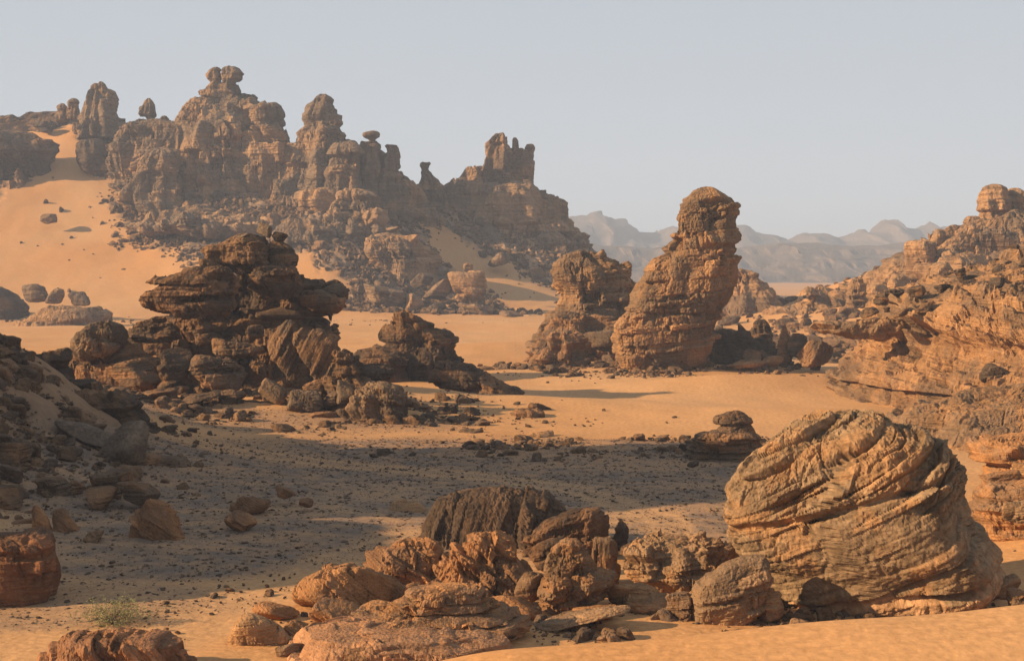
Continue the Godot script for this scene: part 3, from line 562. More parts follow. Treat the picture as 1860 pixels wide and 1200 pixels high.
var ROCKS := [
	["o", "tilted_boulder", "huge tan boulder with slanting ribbed crown and pale smooth underside", "", "", "giant", 54.2, [-1.2, 0, 2.42, 0, 0, 2.35, 0.61, 0.16, 2.96, 1.22, 0.37, 3.82, 1.83, 0.57, 4.23, 2.35, 0.52, 4.41, 2.73, 0.22, 4.69, 3.15, -0.13, 4.89, 3.75, -0.45, 4.8, 4.46, -0.79, 4.6, 5.26, -0.79, 4.38, 5.97, -0.52, 4.21, 6.57, -0.36, 3.75, 7.21, -0.32, 3.09, 7.53, -0.5, 2.45, 7.82, -0.63, 1.69, 8.25, -0.56, 1.08, 8.46, -0.6, 0.21], 0.72, 3.6, 380, 333, 0.06, 0.9, Vector3(13.32, -1.05, -49.5), -0.3, -0.42],
	["o", "rock_slab", "tan slab leaning against the huge ribbed boulder", "", "", "near_grey", 33.6, [-0.5, 0, 0.9, 0, 0, 0.88, 0.7, 0.32, 1.29, 1.23, 0.48, 1.36, 1.69, 0.68, 1.21, 2.1, 0.93, 0.88, 2.38, 1.19, 0.46], 0.7, 3.6, 96, 87, 0.05, 0.9, Vector3(7.42, -0.08, -46.8), 0.0, 0.0],
	["o", "layered_boulder", "broad pale layered boulder next to the leaning tan slab", "", "", "near_pale", 97.5, [-0.6, 0, 1.11, 0, 0, 1.08, 0.55, 0, 1.61, 0.99, -0.06, 2.21, 1.43, -0.1, 2.35, 1.87, -0.07, 1.99, 2.24, -0.12, 1.51, 2.41, -0.77, 0.32], 0.7, 2.5, 174, 123, 0.2, 0.9, Vector3(6.63, -0.43, -51.8), 0.0, 0.0],
	["o", "undercut_boulder", "rugged boulder with an undercut orange base in front of the columnar stone", "", "", "near_rough", 22.6, [-0.4, 0, 0.55, 0, 0, 0.53, 0.39, 0.15, 0.89, 0.86, 0.38, 1.23, 1.28, 0.64, 1.45, 1.54, 0.64, 1.37, 1.79, 0.37, 1.07, 2.2, 0.36, 0.84, 2.55, 0.35, 0.48, 2.75, 0.41, 0.22], 0.9, 2.5, 123, 113, 0.2, 0.9, Vector3(1.8, -0.26, -48.5), 0.0, 0.0],
	["o", "columnar_stone", "upright stone split into columns behind the undercut boulder", "", "", "near_column", 89.3, [-0.6, 0, 0.54, 0, 0, 0.52, 0.44, 0.02, 0.55, 1.11, -0.01, 0.53, 1.47, -0.02, 0.51, 1.58, -0.01, 0.44], 0.8, 3.5, 28, 39, 0.12, 0.9, Vector3(3.7, 0.18, -52.5), 0.0, 0.0],
	["b", "flat_stone", "pale flat stone below the broad layered boulder", "", "", "near_pale", 84.2, Vector3(1.08, 0.46, 0.6), 8, 15, 87, 52, -6, 0, Vector3(4.46, 0.37, -49)],
	["b", "flat_stone", "smooth grey slab lying in sand before the undercut boulder", "", "", "near_grey", 89, Vector3(1.73, 0.24, 0.97), 8, 15, 145, 87, 14, 0, Vector3(2.49, 0.26, -46)],
	["b", "flat_stone", "small brown layered stone beside the leaning tan slab", "", "", "near_rough", 94.6, Vector3(0.53, 0.44, 0.47), 8, 15, 43, 25, 0, 0, Vector3(6.02, 0.42, -47)],
	["b", "boulder", "dark rounded boulder below the dark brown propped boulder", "", "", "near_dark", 86.8, Vector3(0.35, 0.84, 0.57), 8, 15, 59, 35, -30, 0, Vector3(4.67, 0.54, -58)],
	["b", "rock_ledge", "low dark ledge running towards the pointed stone", "", "", "near_dark", 48.6, Vector3(0.88, 0.21, 0.6), 8, 15, 60, 36, 18, 0, Vector3(5.45, 0.52, -57)],
	["o", "pointed_stone", "little dark pointed stone standing behind the layered boulder", "", "", "near_dark", 58.7, [-0.5, 0, 0.42, 0, 0, 0.41, 0.36, 0.02, 0.29, 0.61, 0.05, 0.17, 0.83, 0.06, 0.04], 0.8, 2.5, 28, 23, 0.12, 0.9, Vector3(6.44, 0.46, -57.5), 0.0, 0.0],
	["o", "dark_slab", "big smooth dark slab with a rounded back, largest dark foreground rock", "", "", "near_smooth", 38, [-1, 0, 4.44, 0, 0, 4.31, 0.77, -0.11, 4, 1.53, -0.37, 3.6, 2.17, -0.56, 3.18, 2.68, -0.71, 2.78, 2.94, -0.58, 2.15, 3.12, -0.39, 1.26, 3.22, -0.28, 0.57], 0.45, 2.3, 196, 124, 0.06, 0.9, Vector3(-0.16, -0.68, -60.5), 0.0, 0.0],
	["o", "dark_boulder", "dark brown boulder propped against the big dark slab", "", "", "near_dark", 26.3, [-1, 0, 2.05, 0, 0, 1.99, 0.74, 0.18, 1.9, 1.35, 0.36, 1.7, 1.79, 0.69, 1.35, 2.06, 0.92, 0.98, 2.21, 1.05, 0.51], 0.6, 2.5, 94, 74, 0.12, 0.9, Vector3(2.13, -0.26, -58), 0.0, 0.0],
	["o", "ribbed_boulder", "brown sloping boulder with a pale ribbed crest", "", "", "near_brown", 75, [-1, 0, 2.7, 0, 0, 2.62, 0.78, 0.22, 2.19, 1.43, 0.38, 1.67, 2.08, 0.47, 1.13, 2.56, 0.45, 0.72, 2.82, 0.48, 0.21], 0.8, 3.2, 196, 147, 0.06, 0.9, Vector3(-1.48, -0.52, -51.2), 0.0, 0.0],
	["o", "brown_boulder", "brown angular boulder between the split slab and ribbed boulder", "", "", "near_brown", 39.1, [-0.8, 0, 1.18, 0, 0, 1.15, 0.71, 0.02, 1.25, 1.48, 0.09, 1.32, 2.03, 0.16, 1.17, 2.38, 0.29, 0.82, 2.51, 0.29, 0.32], 0.8, 3.2, 97, 98, 0.06, 0.9, Vector3(-4, -0.63, -52), 0.0, 0.0],
	["b", "split_slab", "tan slab split by long slanting cracks", "", "", "near_split", 81.8, Vector3(2.07, 0.94, 1.24), 7, 15, 177, 106, 14, 0, Vector3(-6.09, 0.6, -48.5)],
	["b", "boulder", "dull brown boulder peeking over the split slab", "", "", "near_brown", 76.6, Vector3(1.17, 0.67, 0.99), 9, 15, 83, 50, 0, 0, Vector3(-4.99, 0.39, -53.5)],
	["b", "boulder", "pale rounded boulder on the sand beside the split slab", "", "", "near_pale", 26.8, Vector3(1.26, 0.69, 0.81), 9, 7, 114, 69, -5, 0, Vector3(-8.25, 0.27, -44)],
	["o", "layered_stack", "low stack of thin weathered sandstone layers on a pale slab", "", "", "near_layer", 31.4, [-0.6, 0, 2.07, 0, 0, 2.01, 0.15, 0, 2.64, 0.34, 0, 2.79, 0.4, 0.06, 2.48, 0.46, -0.01, 2.86, 0.67, -0.02, 2.66, 0.72, 0, 2.2, 0.76, -0.09, 2.51, 0.88, -0.07, 2.31, 0.99, 0.1, 1.84, 1.07, 0.34, 1.3, 1.1, 0.19, 1.64, 1.31, 0.34, 1.38, 1.37, 0.51, 1.06, 1.41, 0.36, 1.32, 1.58, 0.42, 1.19, 1.66, 0.53, 1.04, 1.79, 0.78, 0.69, 1.86, 0.91, 0.37], 0.75, 2.5, 263, 159, 0.18, 0.9, Vector3(-2.56, -0.07, -44.8), 0.0, 0.0],
	["o", "pale_slab", "wide pale pinkish slab under the layered stack", "", "", "near_pink", 73, [-0.6, 0, 3.41, 0, 0, 3.31, 0.46, 0.16, 3.42, 0.86, 0.51, 3.52, 1.26, 0.47, 3.3, 1.5, 0.06, 2.72, 1.63, -1.17, 0.89], 0.6, 2.5, 259, 141, 0.15, 0.9, Vector3(-4.07, -0.79, -43), 0.0, 0.0],
	["b", "boulder", "small knobbly brown stone lying on the pale pinkish slab", "", "", "near_rough", 52.9, Vector3(0.46, 0.33, 0.37), 8, 15, 43, 25, 0, 0, Vector3(-4.92, 0.34, -41)],
	["o", "reddish_rock", "reddish rock with slanting flutes near the green bush", "", "", "near_red", 96.7, [-0.6, 0, 2.35, 0, 0, 2.28, 0.52, 0.03, 2.17, 0.93, 0.06, 1.99, 1.16, 0.08, 1.87, 1.28, -0.21, 1.41, 1.37, -0.64, 0.65], 0.6, 2.8, 154, 93, 0.15, 0.9, Vector3(-12.22, -0.14, -40.6), 0.0, 0.0],
	["o", "layered_block", "dark red-brown layered block beside the green bush", "", "", "near_block", 92.2, [-0.6, 0, 1.52, 0, 0, 1.48, 0.25, 0.03, 1.62, 0.57, 0.03, 1.75, 1.1, 0.04, 1.79, 1.74, 0.05, 1.79, 2.46, 0.08, 1.72, 2.8, 0.07, 1.5, 2.97, -0.18, 0.83], 0.8, 3.2, 98, 86, 0.12, 0.9, Vector3(-19.31, -0.55, -50), 0.0, 0.0],
	["b", "flat_stone", "low flat brown slab on the gravel behind the green bush", "", "", "near_dark", 60.7, Vector3(1.54, 0.36, 0.74), 8, 15, 106, 64, 3, 0, Vector3(-14.92, -0.39, -56)],
	["b", "sand_rock", "low tan hump of rock on the gravel beside the big dark slab", "", "", "near_pale", 58.1, Vector3(1.1, 0.78, 0.88), 8, 6, 62, 37, 0, 0, Vector3(-5.44, -0.23, -68)],
	["b", "pile_slab", "brown slab filling the gap before the split slab", "", "", "near_split", 34.2, Vector3(1.31, 0.36, 0.94), 7, 16, 111, 67, -12, 0, Vector3(-5.86, 0.25, -46.5)],
	["b", "pile_slab", "red-brown block between the layered stack and ribbed boulder", "", "", "near_brown", 39.6, Vector3(0.65, 0.5, 0.47), 7, 16, 59, 35, 15, 0, Vector3(-3.92, 0.45, -48.5)],
	["b", "pile_slab", "rust-coloured wedge between ribbed and undercut boulders", "", "", "near_rough", 2.3, Vector3(0.57, 0.66, 0.47), 7, 16, 63, 38, -20, 0, Vector3(0.67, 0.58, -49)],
	["b", "pile_slab", "dark wedge behind the undercut boulder", "", "", "near_dark", 69.1, Vector3(0.8, 0.58, 0.57), 7, 16, 63, 38, 12, 0, Vector3(1.58, 0.79, -54)],
	["b", "pile_slab", "tan slab lying beneath the broad layered boulder", "", "", "near_pale", 90.3, Vector3(1.17, 0.45, 0.85), 7, 16, 95, 57, -5, 0, Vector3(5.3, 0.14, -48.5)],
	["b", "pile_slab", "thin tan slab in the rubble before the flat pale stone", "", "", "near_layer", 82.1, Vector3(0.86, 0.27, 0.62), 7, 16, 71, 43, 6, 0, Vector3(3.06, 0.14, -47)],
	["b", "pile_slab", "tan block buried between the leaning slab and huge boulder", "", "", "near_pale", 64.3, Vector3(0.48, 0.6, 0.43), 7, 16, 55, 33, 10, 0, Vector3(9.18, 0.7, -46.5)],
	["b", "pile_slab", "reddish slab end beside the pale rounded boulder", "", "", "near_brown", 49.6, Vector3(0.67, 0.4, 0.48), 7, 16, 63, 38, -15, 0, Vector3(-7.38, 0.03, -45)],
	["b", "pile_slab", "brown ridge of rock behind the split slab", "", "", "near_brown", 65.2, Vector3(1.13, 0.34, 0.82), 7, 16, 87, 52, -10, 0, Vector3(-6.37, 0.52, -51.5)],
	["b", "pile_slab", "reddish slab running out from the pale rounded boulder", "", "", "near_brown", 38.7, Vector3(0.84, 0.3, 0.6), 7, 16, 71, 43, -10, 0, Vector3(-8.46, 0.27, -46.8)],
	["b", "pile_slab", "small red-brown block beside the pale pinkish slab", "", "", "near_rough", 97.2, Vector3(0.49, 0.29, 0.36), 7, 16, 47, 28, 8, 0, Vector3(-7.15, 0.09, -42.5)],
	["b", "pile_slab", "low brown slab at the foot of the ribbed boulder", "", "", "near_brown", 83.8, Vector3(1, 0.36, 0.72), 7, 16, 83, 50, -8, 0, Vector3(0.05, 0.34, -47.5)],
	["o", "rock_ledge", "undercut tan ledge shading orange layers beneath the slope", "", "", "near_layer", 89.8, [-1, 0, 4.52, 0, 0, 4.39, 0.56, 0.13, 3.98, 1.06, -0.02, 3.84, 1.61, 0.11, 3.7, 1.78, -0.25, 4.33, 2.17, -0.29, 4.36, 2.64, -0.6, 3.84, 2.91, -1.02, 2.88], 0.5, 2.5, 183, 112, 0.12, 0.9, Vector3(27.62, 1.19, -66), 0.0, 0.0],
	["o", "rock_ledge", "stepped brown ledges low behind the huge ribbed boulder", "", "", "near_layer", 46, [-1.2, 0, 4.8, 0, 0, 4.66, 1.25, -0.4, 4.54, 2.25, -0.66, 4.29, 3, -1.05, 4.17, 3.37, -0.99, 3.86, 3.99, -1.44, 3.8, 4.37, -1.44, 3.31, 4.61, -1.63, 3.25, 4.99, -1.83, 2.45], 0.5, 2.5, 217, 155, 0.12, 0.9, Vector3(25.52, -2.1, -59), 0.0, 0.0],
	["b", "boulder", "grey rounded boulder resting on the stepped brown ledges", "", "", "near_grey", 73.3, Vector3(1.03, 0.48, 0.82), 8, 15, 71, 43, 0, 0, Vector3(21.42, 2.4, -55)],
	["b", "boulder", "pale block sitting on the undercut ledge", "", "", "near_pale", 29.3, Vector3(0.48, 0.36, 0.41), 8, 15, 30, 20, 0, 0, Vector3(24.02, 3.07, -62)],
	["b", "boulder", "layered tan stone fallen below the undercut ledge", "", "", "near_layer", 47.8, Vector3(0.91, 0.43, 0.62), 8, 15, 62, 37, 10, 0, Vector3(22.36, 2.94, -60)],
	["b", "boulder", "small round brown stone beside the huge ribbed boulder", "", "", "near_rough", 52.5, Vector3(0.46, 0.36, 0.39), 8, 15, 38, 23, 0, 0, Vector3(17.89, 0.94, -46)],
	["b", "boulder", "slim grey stone wedged behind the huge boulder's foot", "", "", "near_grey", 52.7, Vector3(0.62, 0.34, 0.42), 8, 15, 39, 23, 45, 0, Vector3(18.03, 0.93, -48)],
	["o", "conical_rock", "rusty cone-shaped rock alone on the shaded gravel", "", "", "near_brown", 65, [-0.5, 0, 1.5, 0, 0, 1.46, 0.41, -0.02, 1.31, 0.88, -0.09, 1.13, 1.39, -0.12, 0.91, 1.83, -0.12, 0.66, 2.01, -0.17, 0.3], 0.9, 2.5, 65, 53, 0.15, 0.9, Vector3(-16.43, -0.12, -61), 0.0, 0.0],
	["o", "pointed_stone", "slanted pointed stone of a pair by the layered block", "", "", "near_brown", 6.1, [-0.5, 0, 0.48, 0, 0, 0.47, 0.52, -0.09, 0.39, 1.03, -0.23, 0.23, 1.24, -0.32, 0.08], 0.8, 2.5, 28, 27, 0.12, 0.9, Vector3(-21.81, 0.37, -61), 0.0, 0.0],
	["o", "pointed_stone", "blunt pointed stone of a pair by the layered block", "", "", "near_brown", 8.9, [-0.5, 0, 0.66, 0, 0, 0.64, 0.47, -0.15, 0.49, 0.86, -0.27, 0.36, 1.14, -0.34, 0.23], 0.8, 2.5, 28, 29, 0.12, 0.9, Vector3(-20.85, 0.2, -61.5), 0.0, 0.0],
	["b", "flat_stone", "low flat stone beside the pair of pointed stones", "", "", "near_brown", 48.8, Vector3(0.59, 0.28, 0.5), 8, 15, 36, 22, 0, 0, Vector3(-23.09, 0.44, -62)],
	["b", "grey_boulder", "smooth grey angular boulder touching a rounder one on the mound", "", "", "mid_grey", 64.8, Vector3(2.31, 0.46, 1.57), 7, 15, 108, 65, -22, 0, Vector3(-25.95, 2.31, -82)],
	["b", "grey_boulder", "smooth rounded grey boulder touching an angular one on the mound", "", "", "mid_grey", 43.6, Vector3(1.63, 1.46, 1.47), 9, 6, 78, 46, 0, 0, Vector3(-23.76, 1.88, -80)],
	["b", "boulder", "low grey-brown double boulder at the foot of the mound", "", "", "mid_brown", 79, Vector3(1.64, 0.72, 1.39), 9, 7, 76, 46, 0, 0, Vector3(-21.39, 0.21, -82)],
	["b", "mound_boulder", "brown weathered boulder half sunk in the mound's sandy slope", "boulders on the sandy mound", "", "mid_brown", 8.7, Vector3(1.33, 0.44, 0.9), 8, 15, 66, 40, 15, 133.52165806693128, Vector3(-27.4, 1.72, -80)],
	["b", "mound_boulder", "brown weathered boulder half sunk in the mound's sandy slope", "boulders on the sandy mound", "", "mid_brown", 62.5, Vector3(1.23, 1.17, 1.05), 8, 15, 63, 38, 0, 151.2626616940802, Vector3(-28.14, 1.81, -74)],
	["b", "mound_boulder", "brown weathered boulder half sunk in the mound's sandy slope", "boulders on the sandy mound", "", "mid_brown", 43.8, Vector3(1.54, 1.17, 1.31), 8, 15, 70, 42, 0, 116.81541956464636, Vector3(-32.11, 2.99, -84)],
	["b", "mound_boulder", "brown weathered boulder half sunk in the mound's sandy slope", "boulders on the sandy mound", "", "mid_brown", 14.9, Vector3(1.19, 0.73, 1.01), 8, 15, 65, 39, 0, 20.377073637565985, Vector3(-21.4, 1.09, -70)],
	["b", "mound_boulder", "brown weathered boulder half sunk in the mound's sandy slope", "boulders on the sandy mound", "", "mid_brown", 78.6, Vector3(1.23, 0.54, 0.84), 8, 15, 75, 45, -20, 156.32018241571714, Vector3(-19.28, 0.99, -68)],
	["b", "mound_boulder", "brown weathered boulder half sunk in the mound's sandy slope", "boulders on the sandy mound", "", "mid_brown", 48.6, Vector3(0.71, 0.42, 0.48), 8, 15, 43, 26, -20, 97.87695466246748, Vector3(-23.54, 0.83, -71)],
	["b", "mound_boulder", "brown weathered boulder half sunk in the mound's sandy slope", "boulders on the sandy mound", "", "mid_brown", 87.3, Vector3(0.99, 0.69, 0.84), 8, 15, 57, 34, 0, 2.3605541260023966, Vector3(-25.52, 1.05, -66)],
	["b", "mound_boulder", "brown weathered boulder half sunk in the mound's sandy slope", "boulders on the sandy mound", "", "mid_brown", 100.2, Vector3(0.92, 0.64, 0.78), 8, 15, 51, 31, 0, 73.46718989541252, Vector3(-21.27, 0.63, -68)],
	["b", "mound_boulder", "brown weathered boulder half sunk in the mound's sandy slope", "boulders on the sandy mound", "", "mid_brown", 61.1, Vector3(0.84, 0.54, 0.72), 8, 15, 46, 27, 0, 164.94216692553934, Vector3(-24.57, 0.9, -70)],
	["b", "mound_boulder", "brown weathered boulder half sunk in the mound's sandy slope", "boulders on the sandy mound", "", "mid_brown", 12.1, Vector3(0.58, 0.47, 0.39), 8, 15, 35, 21, -20, 28.72875822444688, Vector3(-29.21, 1.89, -77)],
	["b", "floor_boulder", "low reddish-brown boulder lying on the shaded gravel floor", "boulders on the gravel floor", "", "near_brown", 81.5, Vector3(0.73, 0.47, 0.62), 8, 15, 44, 26, 0, 143.4864584576168, Vector3(-13.03, 0.48, -63)],
	["b", "floor_boulder", "low reddish-brown boulder lying on the shaded gravel floor", "boulders on the gravel floor", "", "near_brown", 46.5, Vector3(1.03, 0.42, 0.88), 8, 15, 59, 35, 0, 24.978135311802568, Vector3(-13.26, 0.59, -67)],
	["b", "floor_boulder", "low reddish-brown boulder lying on the shaded gravel floor", "boulders on the gravel floor", "", "near_brown", 77.6, Vector3(0.58, 0.38, 0.49), 8, 15, 31, 20, 0, 111.14145368390099, Vector3(-12.07, 0.71, -70)],
	["b", "floor_boulder", "low reddish-brown boulder lying on the shaded gravel floor", "boulders on the gravel floor", "", "near_brown", 84.8, Vector3(0.42, 0.24, 0.36), 8, 15, 30, 20, 0, 22.805861859048548, Vector3(-10.67, 0.46, -68)],
	["b", "floor_boulder", "low reddish-brown boulder lying on the shaded gravel floor", "boulders on the gravel floor", "", "near_brown", 92.3, Vector3(0.5, 0.16, 0.43), 8, 15, 35, 21, 0, 0.3194751964562359, Vector3(-14.79, -0.25, -54)],
	["o", "slab_outcrop", "dark layered slab sloping down the flank of the mound", "", "", "mid_dark", 12.1, [-1.5, 0, 2.77, 0, 0, 2.69, 0.95, -0.33, 2.72, 1.91, -0.68, 2.36, 2.67, -1.05, 1.99, 3.36, -1.42, 1.23, 3.81, -1.75, 0.32], 0.8, 2.5, 82, 71, 0.12, 0.9, Vector3(-26.95, 0.73, -91), 0.0, 0.0],
	["o", "skyline_rock", "jagged dark rock on the crest of the mound", "", "", "mid_dark", 34, [-1.5, 0, 2.18, 0, 0, 2.12, 0.93, -0.03, 1.87, 1.42, 0.08, 1.77, 1.82, 0.49, 1.29, 2.11, 1, 0.46], 0.7, 2.5, 60, 48, 0.3, 0.9, Vector3(-34.66, 4.63, -97), 0.0, 0.0],
	["b", "skyline_rock", "ragged dark rock on the mound's crest beside the jagged one", "", "", "mid_dark", 84.2, Vector3(0.57, 0.54, 0.38), 8, 15, 31, 20, 20, 0, Vector3(-33.45, 6.94, -86)],
	["b", "mound_boulder", "small dark block on the upper flank of the mound", "dark blocks on the mound", "", "mid_dark", 88.9, Vector3(1.16, 0.58, 0.99), 8, 15, 47, 28, 0, 156.85285405037078, Vector3(-29.85, 4.17, -93)],
	["b", "mound_boulder", "small dark block on the upper flank of the mound", "dark blocks on the mound", "", "mid_dark", 25.8, Vector3(0.99, 0.47, 0.84), 8, 15, 39, 23, 0, 37.70214884912122, Vector3(-33.46, 4.67, -95)],
	["b", "mound_boulder", "small dark block on the upper flank of the mound", "dark blocks on the mound", "", "mid_dark", 48.9, Vector3(0.57, 0.31, 0.49), 8, 15, 30, 20, 0, 38.786610460451804, Vector3(-30.88, 4.15, -92)],
	["b", "mound_boulder", "small dark block on the upper flank of the mound", "dark blocks on the mound", "", "mid_dark", 89.1, Vector3(0.64, 0.26, 0.54), 8, 15, 30, 20, 0, 176.83579958866656, Vector3(-31.84, 3.96, -88)],
	["b", "mound_boulder", "small dark block on the upper flank of the mound", "dark blocks on the mound", "", "mid_dark", 17.9, Vector3(0.43, 0.21, 0.36), 8, 15, 30, 20, 0, 157.03339777862433, Vector3(-30.06, 3.68, -86)],
	["o", "mesa_cliff", "tall flat-topped cliff standing beside the shaded mound", "", "", "mid_brown", 68.2, [-2, 0, 9.38, 0, 0, 9.1, 3.07, 0.09, 8.95, 9.17, 0.36, 8.57, 15.23, 0.47, 8.19, 21.24, 0.58, 7.81, 24.38, 0.67, 7.21, 25.13, 0.47, 6.07], 1.55, 3.0, 102, 116, 0.2, 0.9, Vector3(-49.49, -0.01, -73), 0.0, 0.0],
	["o", "mesa_cliff", "lower rock bluff beside the tall flat-topped cliff", "", "", "mid_brown", 45, [-2, 0, 4.48, 0, 0, 4.35, 3.58, 0.14, 4.24, 10.24, 0.34, 3.97, 15.08, 0.42, 3.63, 15.74, 0.23, 2.97], 1.9, 2.8, 67, 94, 0.2, 0.9, Vector3(-45.55, -0.17, -53), 0.0, 0.0],
	["o", "overhanging_slab", "thick dark slab jutting out to the side of the dark rock pile", "", "", "mid_slab", 17.6, [0, 0, 2.4, 0.35, -0.47, 3.56, 0.74, -0.83, 4.18, 1.19, -1.1, 4.45, 1.78, -1.02, 4.43, 2.52, -0.81, 4.28, 2.67, -0.29, 3.61, 2.82, -0.71, 4.18, 3.16, -0.53, 3.96, 3.66, 0.16, 3.17, 4.15, 0.69, 2.05], 0.5, 2.8, 123, 77, 0.1, 0.9, Vector3(-28.03, 8.45, -119), 0.0, 0.0],
	["o", "summit_block", "dark cracked block at the top of the dark rock pile", "", "", "mid_dark", 27.2, [0, 0, 2.34, 0.72, -0.61, 3.07, 1.49, -0.42, 2.89, 2.26, 0.05, 2.37, 2.93, 0.59, 1.52, 3.34, 0.42, 0.57], 0.75, 2.8, 81, 54, 0.12, 0.9, Vector3(-25.05, 12.6, -124), 0.0, 0.0],
	["o", "summit_block", "rounded dark block split off the summit of the dark rock pile", "", "", "mid_dark", 53.8, [0, 0, 1.03, 0.46, 0, 1.29, 1.29, -0.02, 1.32, 2.06, -0.22, 1.06, 2.63, -0.62, 0.54], 0.9, 2.8, 35, 31, 0.12, 0.9, Vector3(-21.5, 12.55, -124.5), 0.0, 0.0],
	["o", "propped_block", "smooth dark block wedged under the two summit blocks", "", "", "mid_slab", 30.9, [0, 0, 0.76, 0.51, -0.25, 1.43, 1.12, -0.75, 2.19, 1.88, -1.08, 2.57, 2.65, -1, 2.44, 3.05, -0.92, 2.01], 0.6, 2.6, 69, 47, 0.12, 0.9, Vector3(-21.23, 9.65, -122.5), 0.0, 0.0],
	["b", "perched_stone", "flat grey stone perched highest on the dark rock pile", "", "", "mid_grey", 91.8, Vector3(0.8, 0.59, 0.55), 8, 15, 30, 20, -25, 0, Vector3(-23.08, 16.25, -124)],
	["b", "perched_stone", "square brown stone perched at the edge of the summit block", "", "", "mid_dark", 69.8, Vector3(0.67, 0.46, 0.45), 8, 15, 30, 20, -12, 0, Vector3(-21.78, 15.61, -124)],
	["b", "perched_stone", "pale chip of stone lying on the summit block", "", "", "mid_grey", 3, Vector3(0.8, 0.2, 0.54), 8, 15, 30, 20, 20, 0, Vector3(-24.99, 15.61, -123)],
	["b", "perched_stone", "pale flat stone lying on the overhanging slab", "", "", "mid_grey", 24.1, Vector3(0.84, 0.43, 0.57), 8, 15, 30, 20, 8, 0, Vector3(-29.27, 12.35, -119.5)],
	["b", "perched_stone", "heap of flaky stone on the overhanging slab", "", "", "mid_dark", 79.2, Vector3(1.58, 0.44, 1.08), 8, 15, 51, 31, -14, 0, Vector3(-27.36, 12.8, -121.5)],
	["b", "balanced_slab", "small round slab balanced on the flat shoulder of the dark pile", "", "", "mid_dark", 52.9, Vector3(1.07, 0.71, 0.91), 8, 7, 32, 20, 0, 0, Vector3(-19.29, 11.01, -126)],
	["o", "pile_core", "dark stepped core of the rock pile below its summit blocks", "", "", "mid_dark", 66.9, [-1.5, 0, 14.22, 0, 0, 13.81, 1.35, -0.12, 12.87, 2.7, -0.11, 12.01, 4.21, 0.15, 11.23, 5.28, 0.78, 10.72, 6.14, 1.16, 10.62, 6.89, 1.3, 10.21, 7.65, 1.47, 9.3, 8.24, 2.36, 7.24, 8.77, 4.97, 5.98, 9.36, 5.21, 5.9, 9.95, 5.43, 5.74, 10.44, 5.38, 5.42, 10.97, 4.96, 4.56, 11.83, 3.94, 2.9, 12.79, 3.74, 2.14], 0.42, 2.6, 294, 191, 0.2, 0.9, Vector3(-27.31, -0.4, -129), 0.0, 0.0],
	["o", "ledge_shelf", "long layered shelf carrying the round grey boulder", "", "", "mid_brown", 49.2, [-1.2, 0, 10.57, 0, 0, 10.26, 1.15, -0.56, 9.35, 2.39, -1.14, 8.46, 3.68, -2.11, 6.97, 4.38, -2.87, 5.51, 4.77, -3.53, 3.46], 0.35, 2.8, 237, 127, 0.2, 0.9, Vector3(-31.65, 0.2, -119), 0.0, 0.0],
	["o", "round_boulder", "round grey boulder at the end of the dark rock pile", "", "", "mid_round", 2.2, [0, 0, 0.83, 0.29, 0.05, 1.26, 0.98, 0.5, 2.09, 1.76, 0.88, 2.31, 2.54, 1.08, 2.07, 3.12, 1.31, 1.51, 3.41, 1.51, 0.73], 0.9, 2.4, 54, 41, 0.15, 0.9, Vector3(-37.38, 4.52, -117), 0.0, 0.0],
	["b", "ledge_block", "rounded tan block under the round grey boulder", "", "", "mid_brown", 58.6, Vector3(2.74, 1.14, 1.86), 7, 15, 94, 56, 3, 0, Vector3(-32.82, 3.63, -114)],
	["b", "ledge_block", "blocky brown ledge with an undercut foot in the dark pile", "", "", "mid_dark", 21.8, Vector3(1.41, 1.78, 1.27), 7, 15, 60, 36, 0, 0, Vector3(-28.81, 4.03, -113)],
	["b", "ledge_block", "brown block capped with stones below the overhanging slab", "", "", "mid_brown", 34.9, Vector3(2.45, 1.38, 1.66), 7, 15, 86, 51, -4, 0, Vector3(-25.33, 3.89, -113)],
	["b", "ledge_block", "pale pinkish ledge directly below the overhanging slab", "", "", "mid_brown", 3.8, Vector3(2.24, 1.09, 1.52), 7, 15, 74, 45, 6, 0, Vector3(-32.3, 6.94, -120)],
	["b", "ledge_block", "tan cracked block in the middle of the dark pile", "", "", "mid_brown", 14.8, Vector3(2.44, 0.97, 1.66), 7, 15, 84, 50, -8, 0, Vector3(-24.1, 5.6, -116)],
	["b", "ledge_block", "small tan block tucked below the overhanging slab", "", "", "mid_brown", 83.2, Vector3(1.17, 0.86, 0.79), 7, 15, 42, 25, 10, 0, Vector3(-27.42, 6.79, -118)],
	["b", "ledge_block", "upright pale stone between blocks of the dark pile", "", "", "mid_dark", 18.2, Vector3(0.78, 0.68, 0.66), 7, 15, 30, 20, 0, 0, Vector3(-22.78, 7.05, -117)],
	["b", "ledge_block", "dark shoulder block under the balanced slab", "", "", "mid_brown", 4.8, Vector3(2.17, 0.95, 1.48), 7, 15, 70, 42, -8, 0, Vector3(-17.98, 9.49, -125)],
	["o", "leaning_slab", "narrow ribbed slab leaning on the dark pile, first of three", "", "", "mid_rib", 53.6, [-0.4, 0, 0.48, 0, 0, 0.47, 0.66, -0.11, 0.96, 1.5, -0.41, 1.36, 2.44, -0.68, 1.45, 3.29, -0.65, 1.24, 4.08, -0.37, 0.77, 4.69, -0.2, 0.23], 0.45, 2.4, 35, 44, 0.1, 0.9, Vector3(-18.75, 3.51, -112.5), 0.0, 0.0],
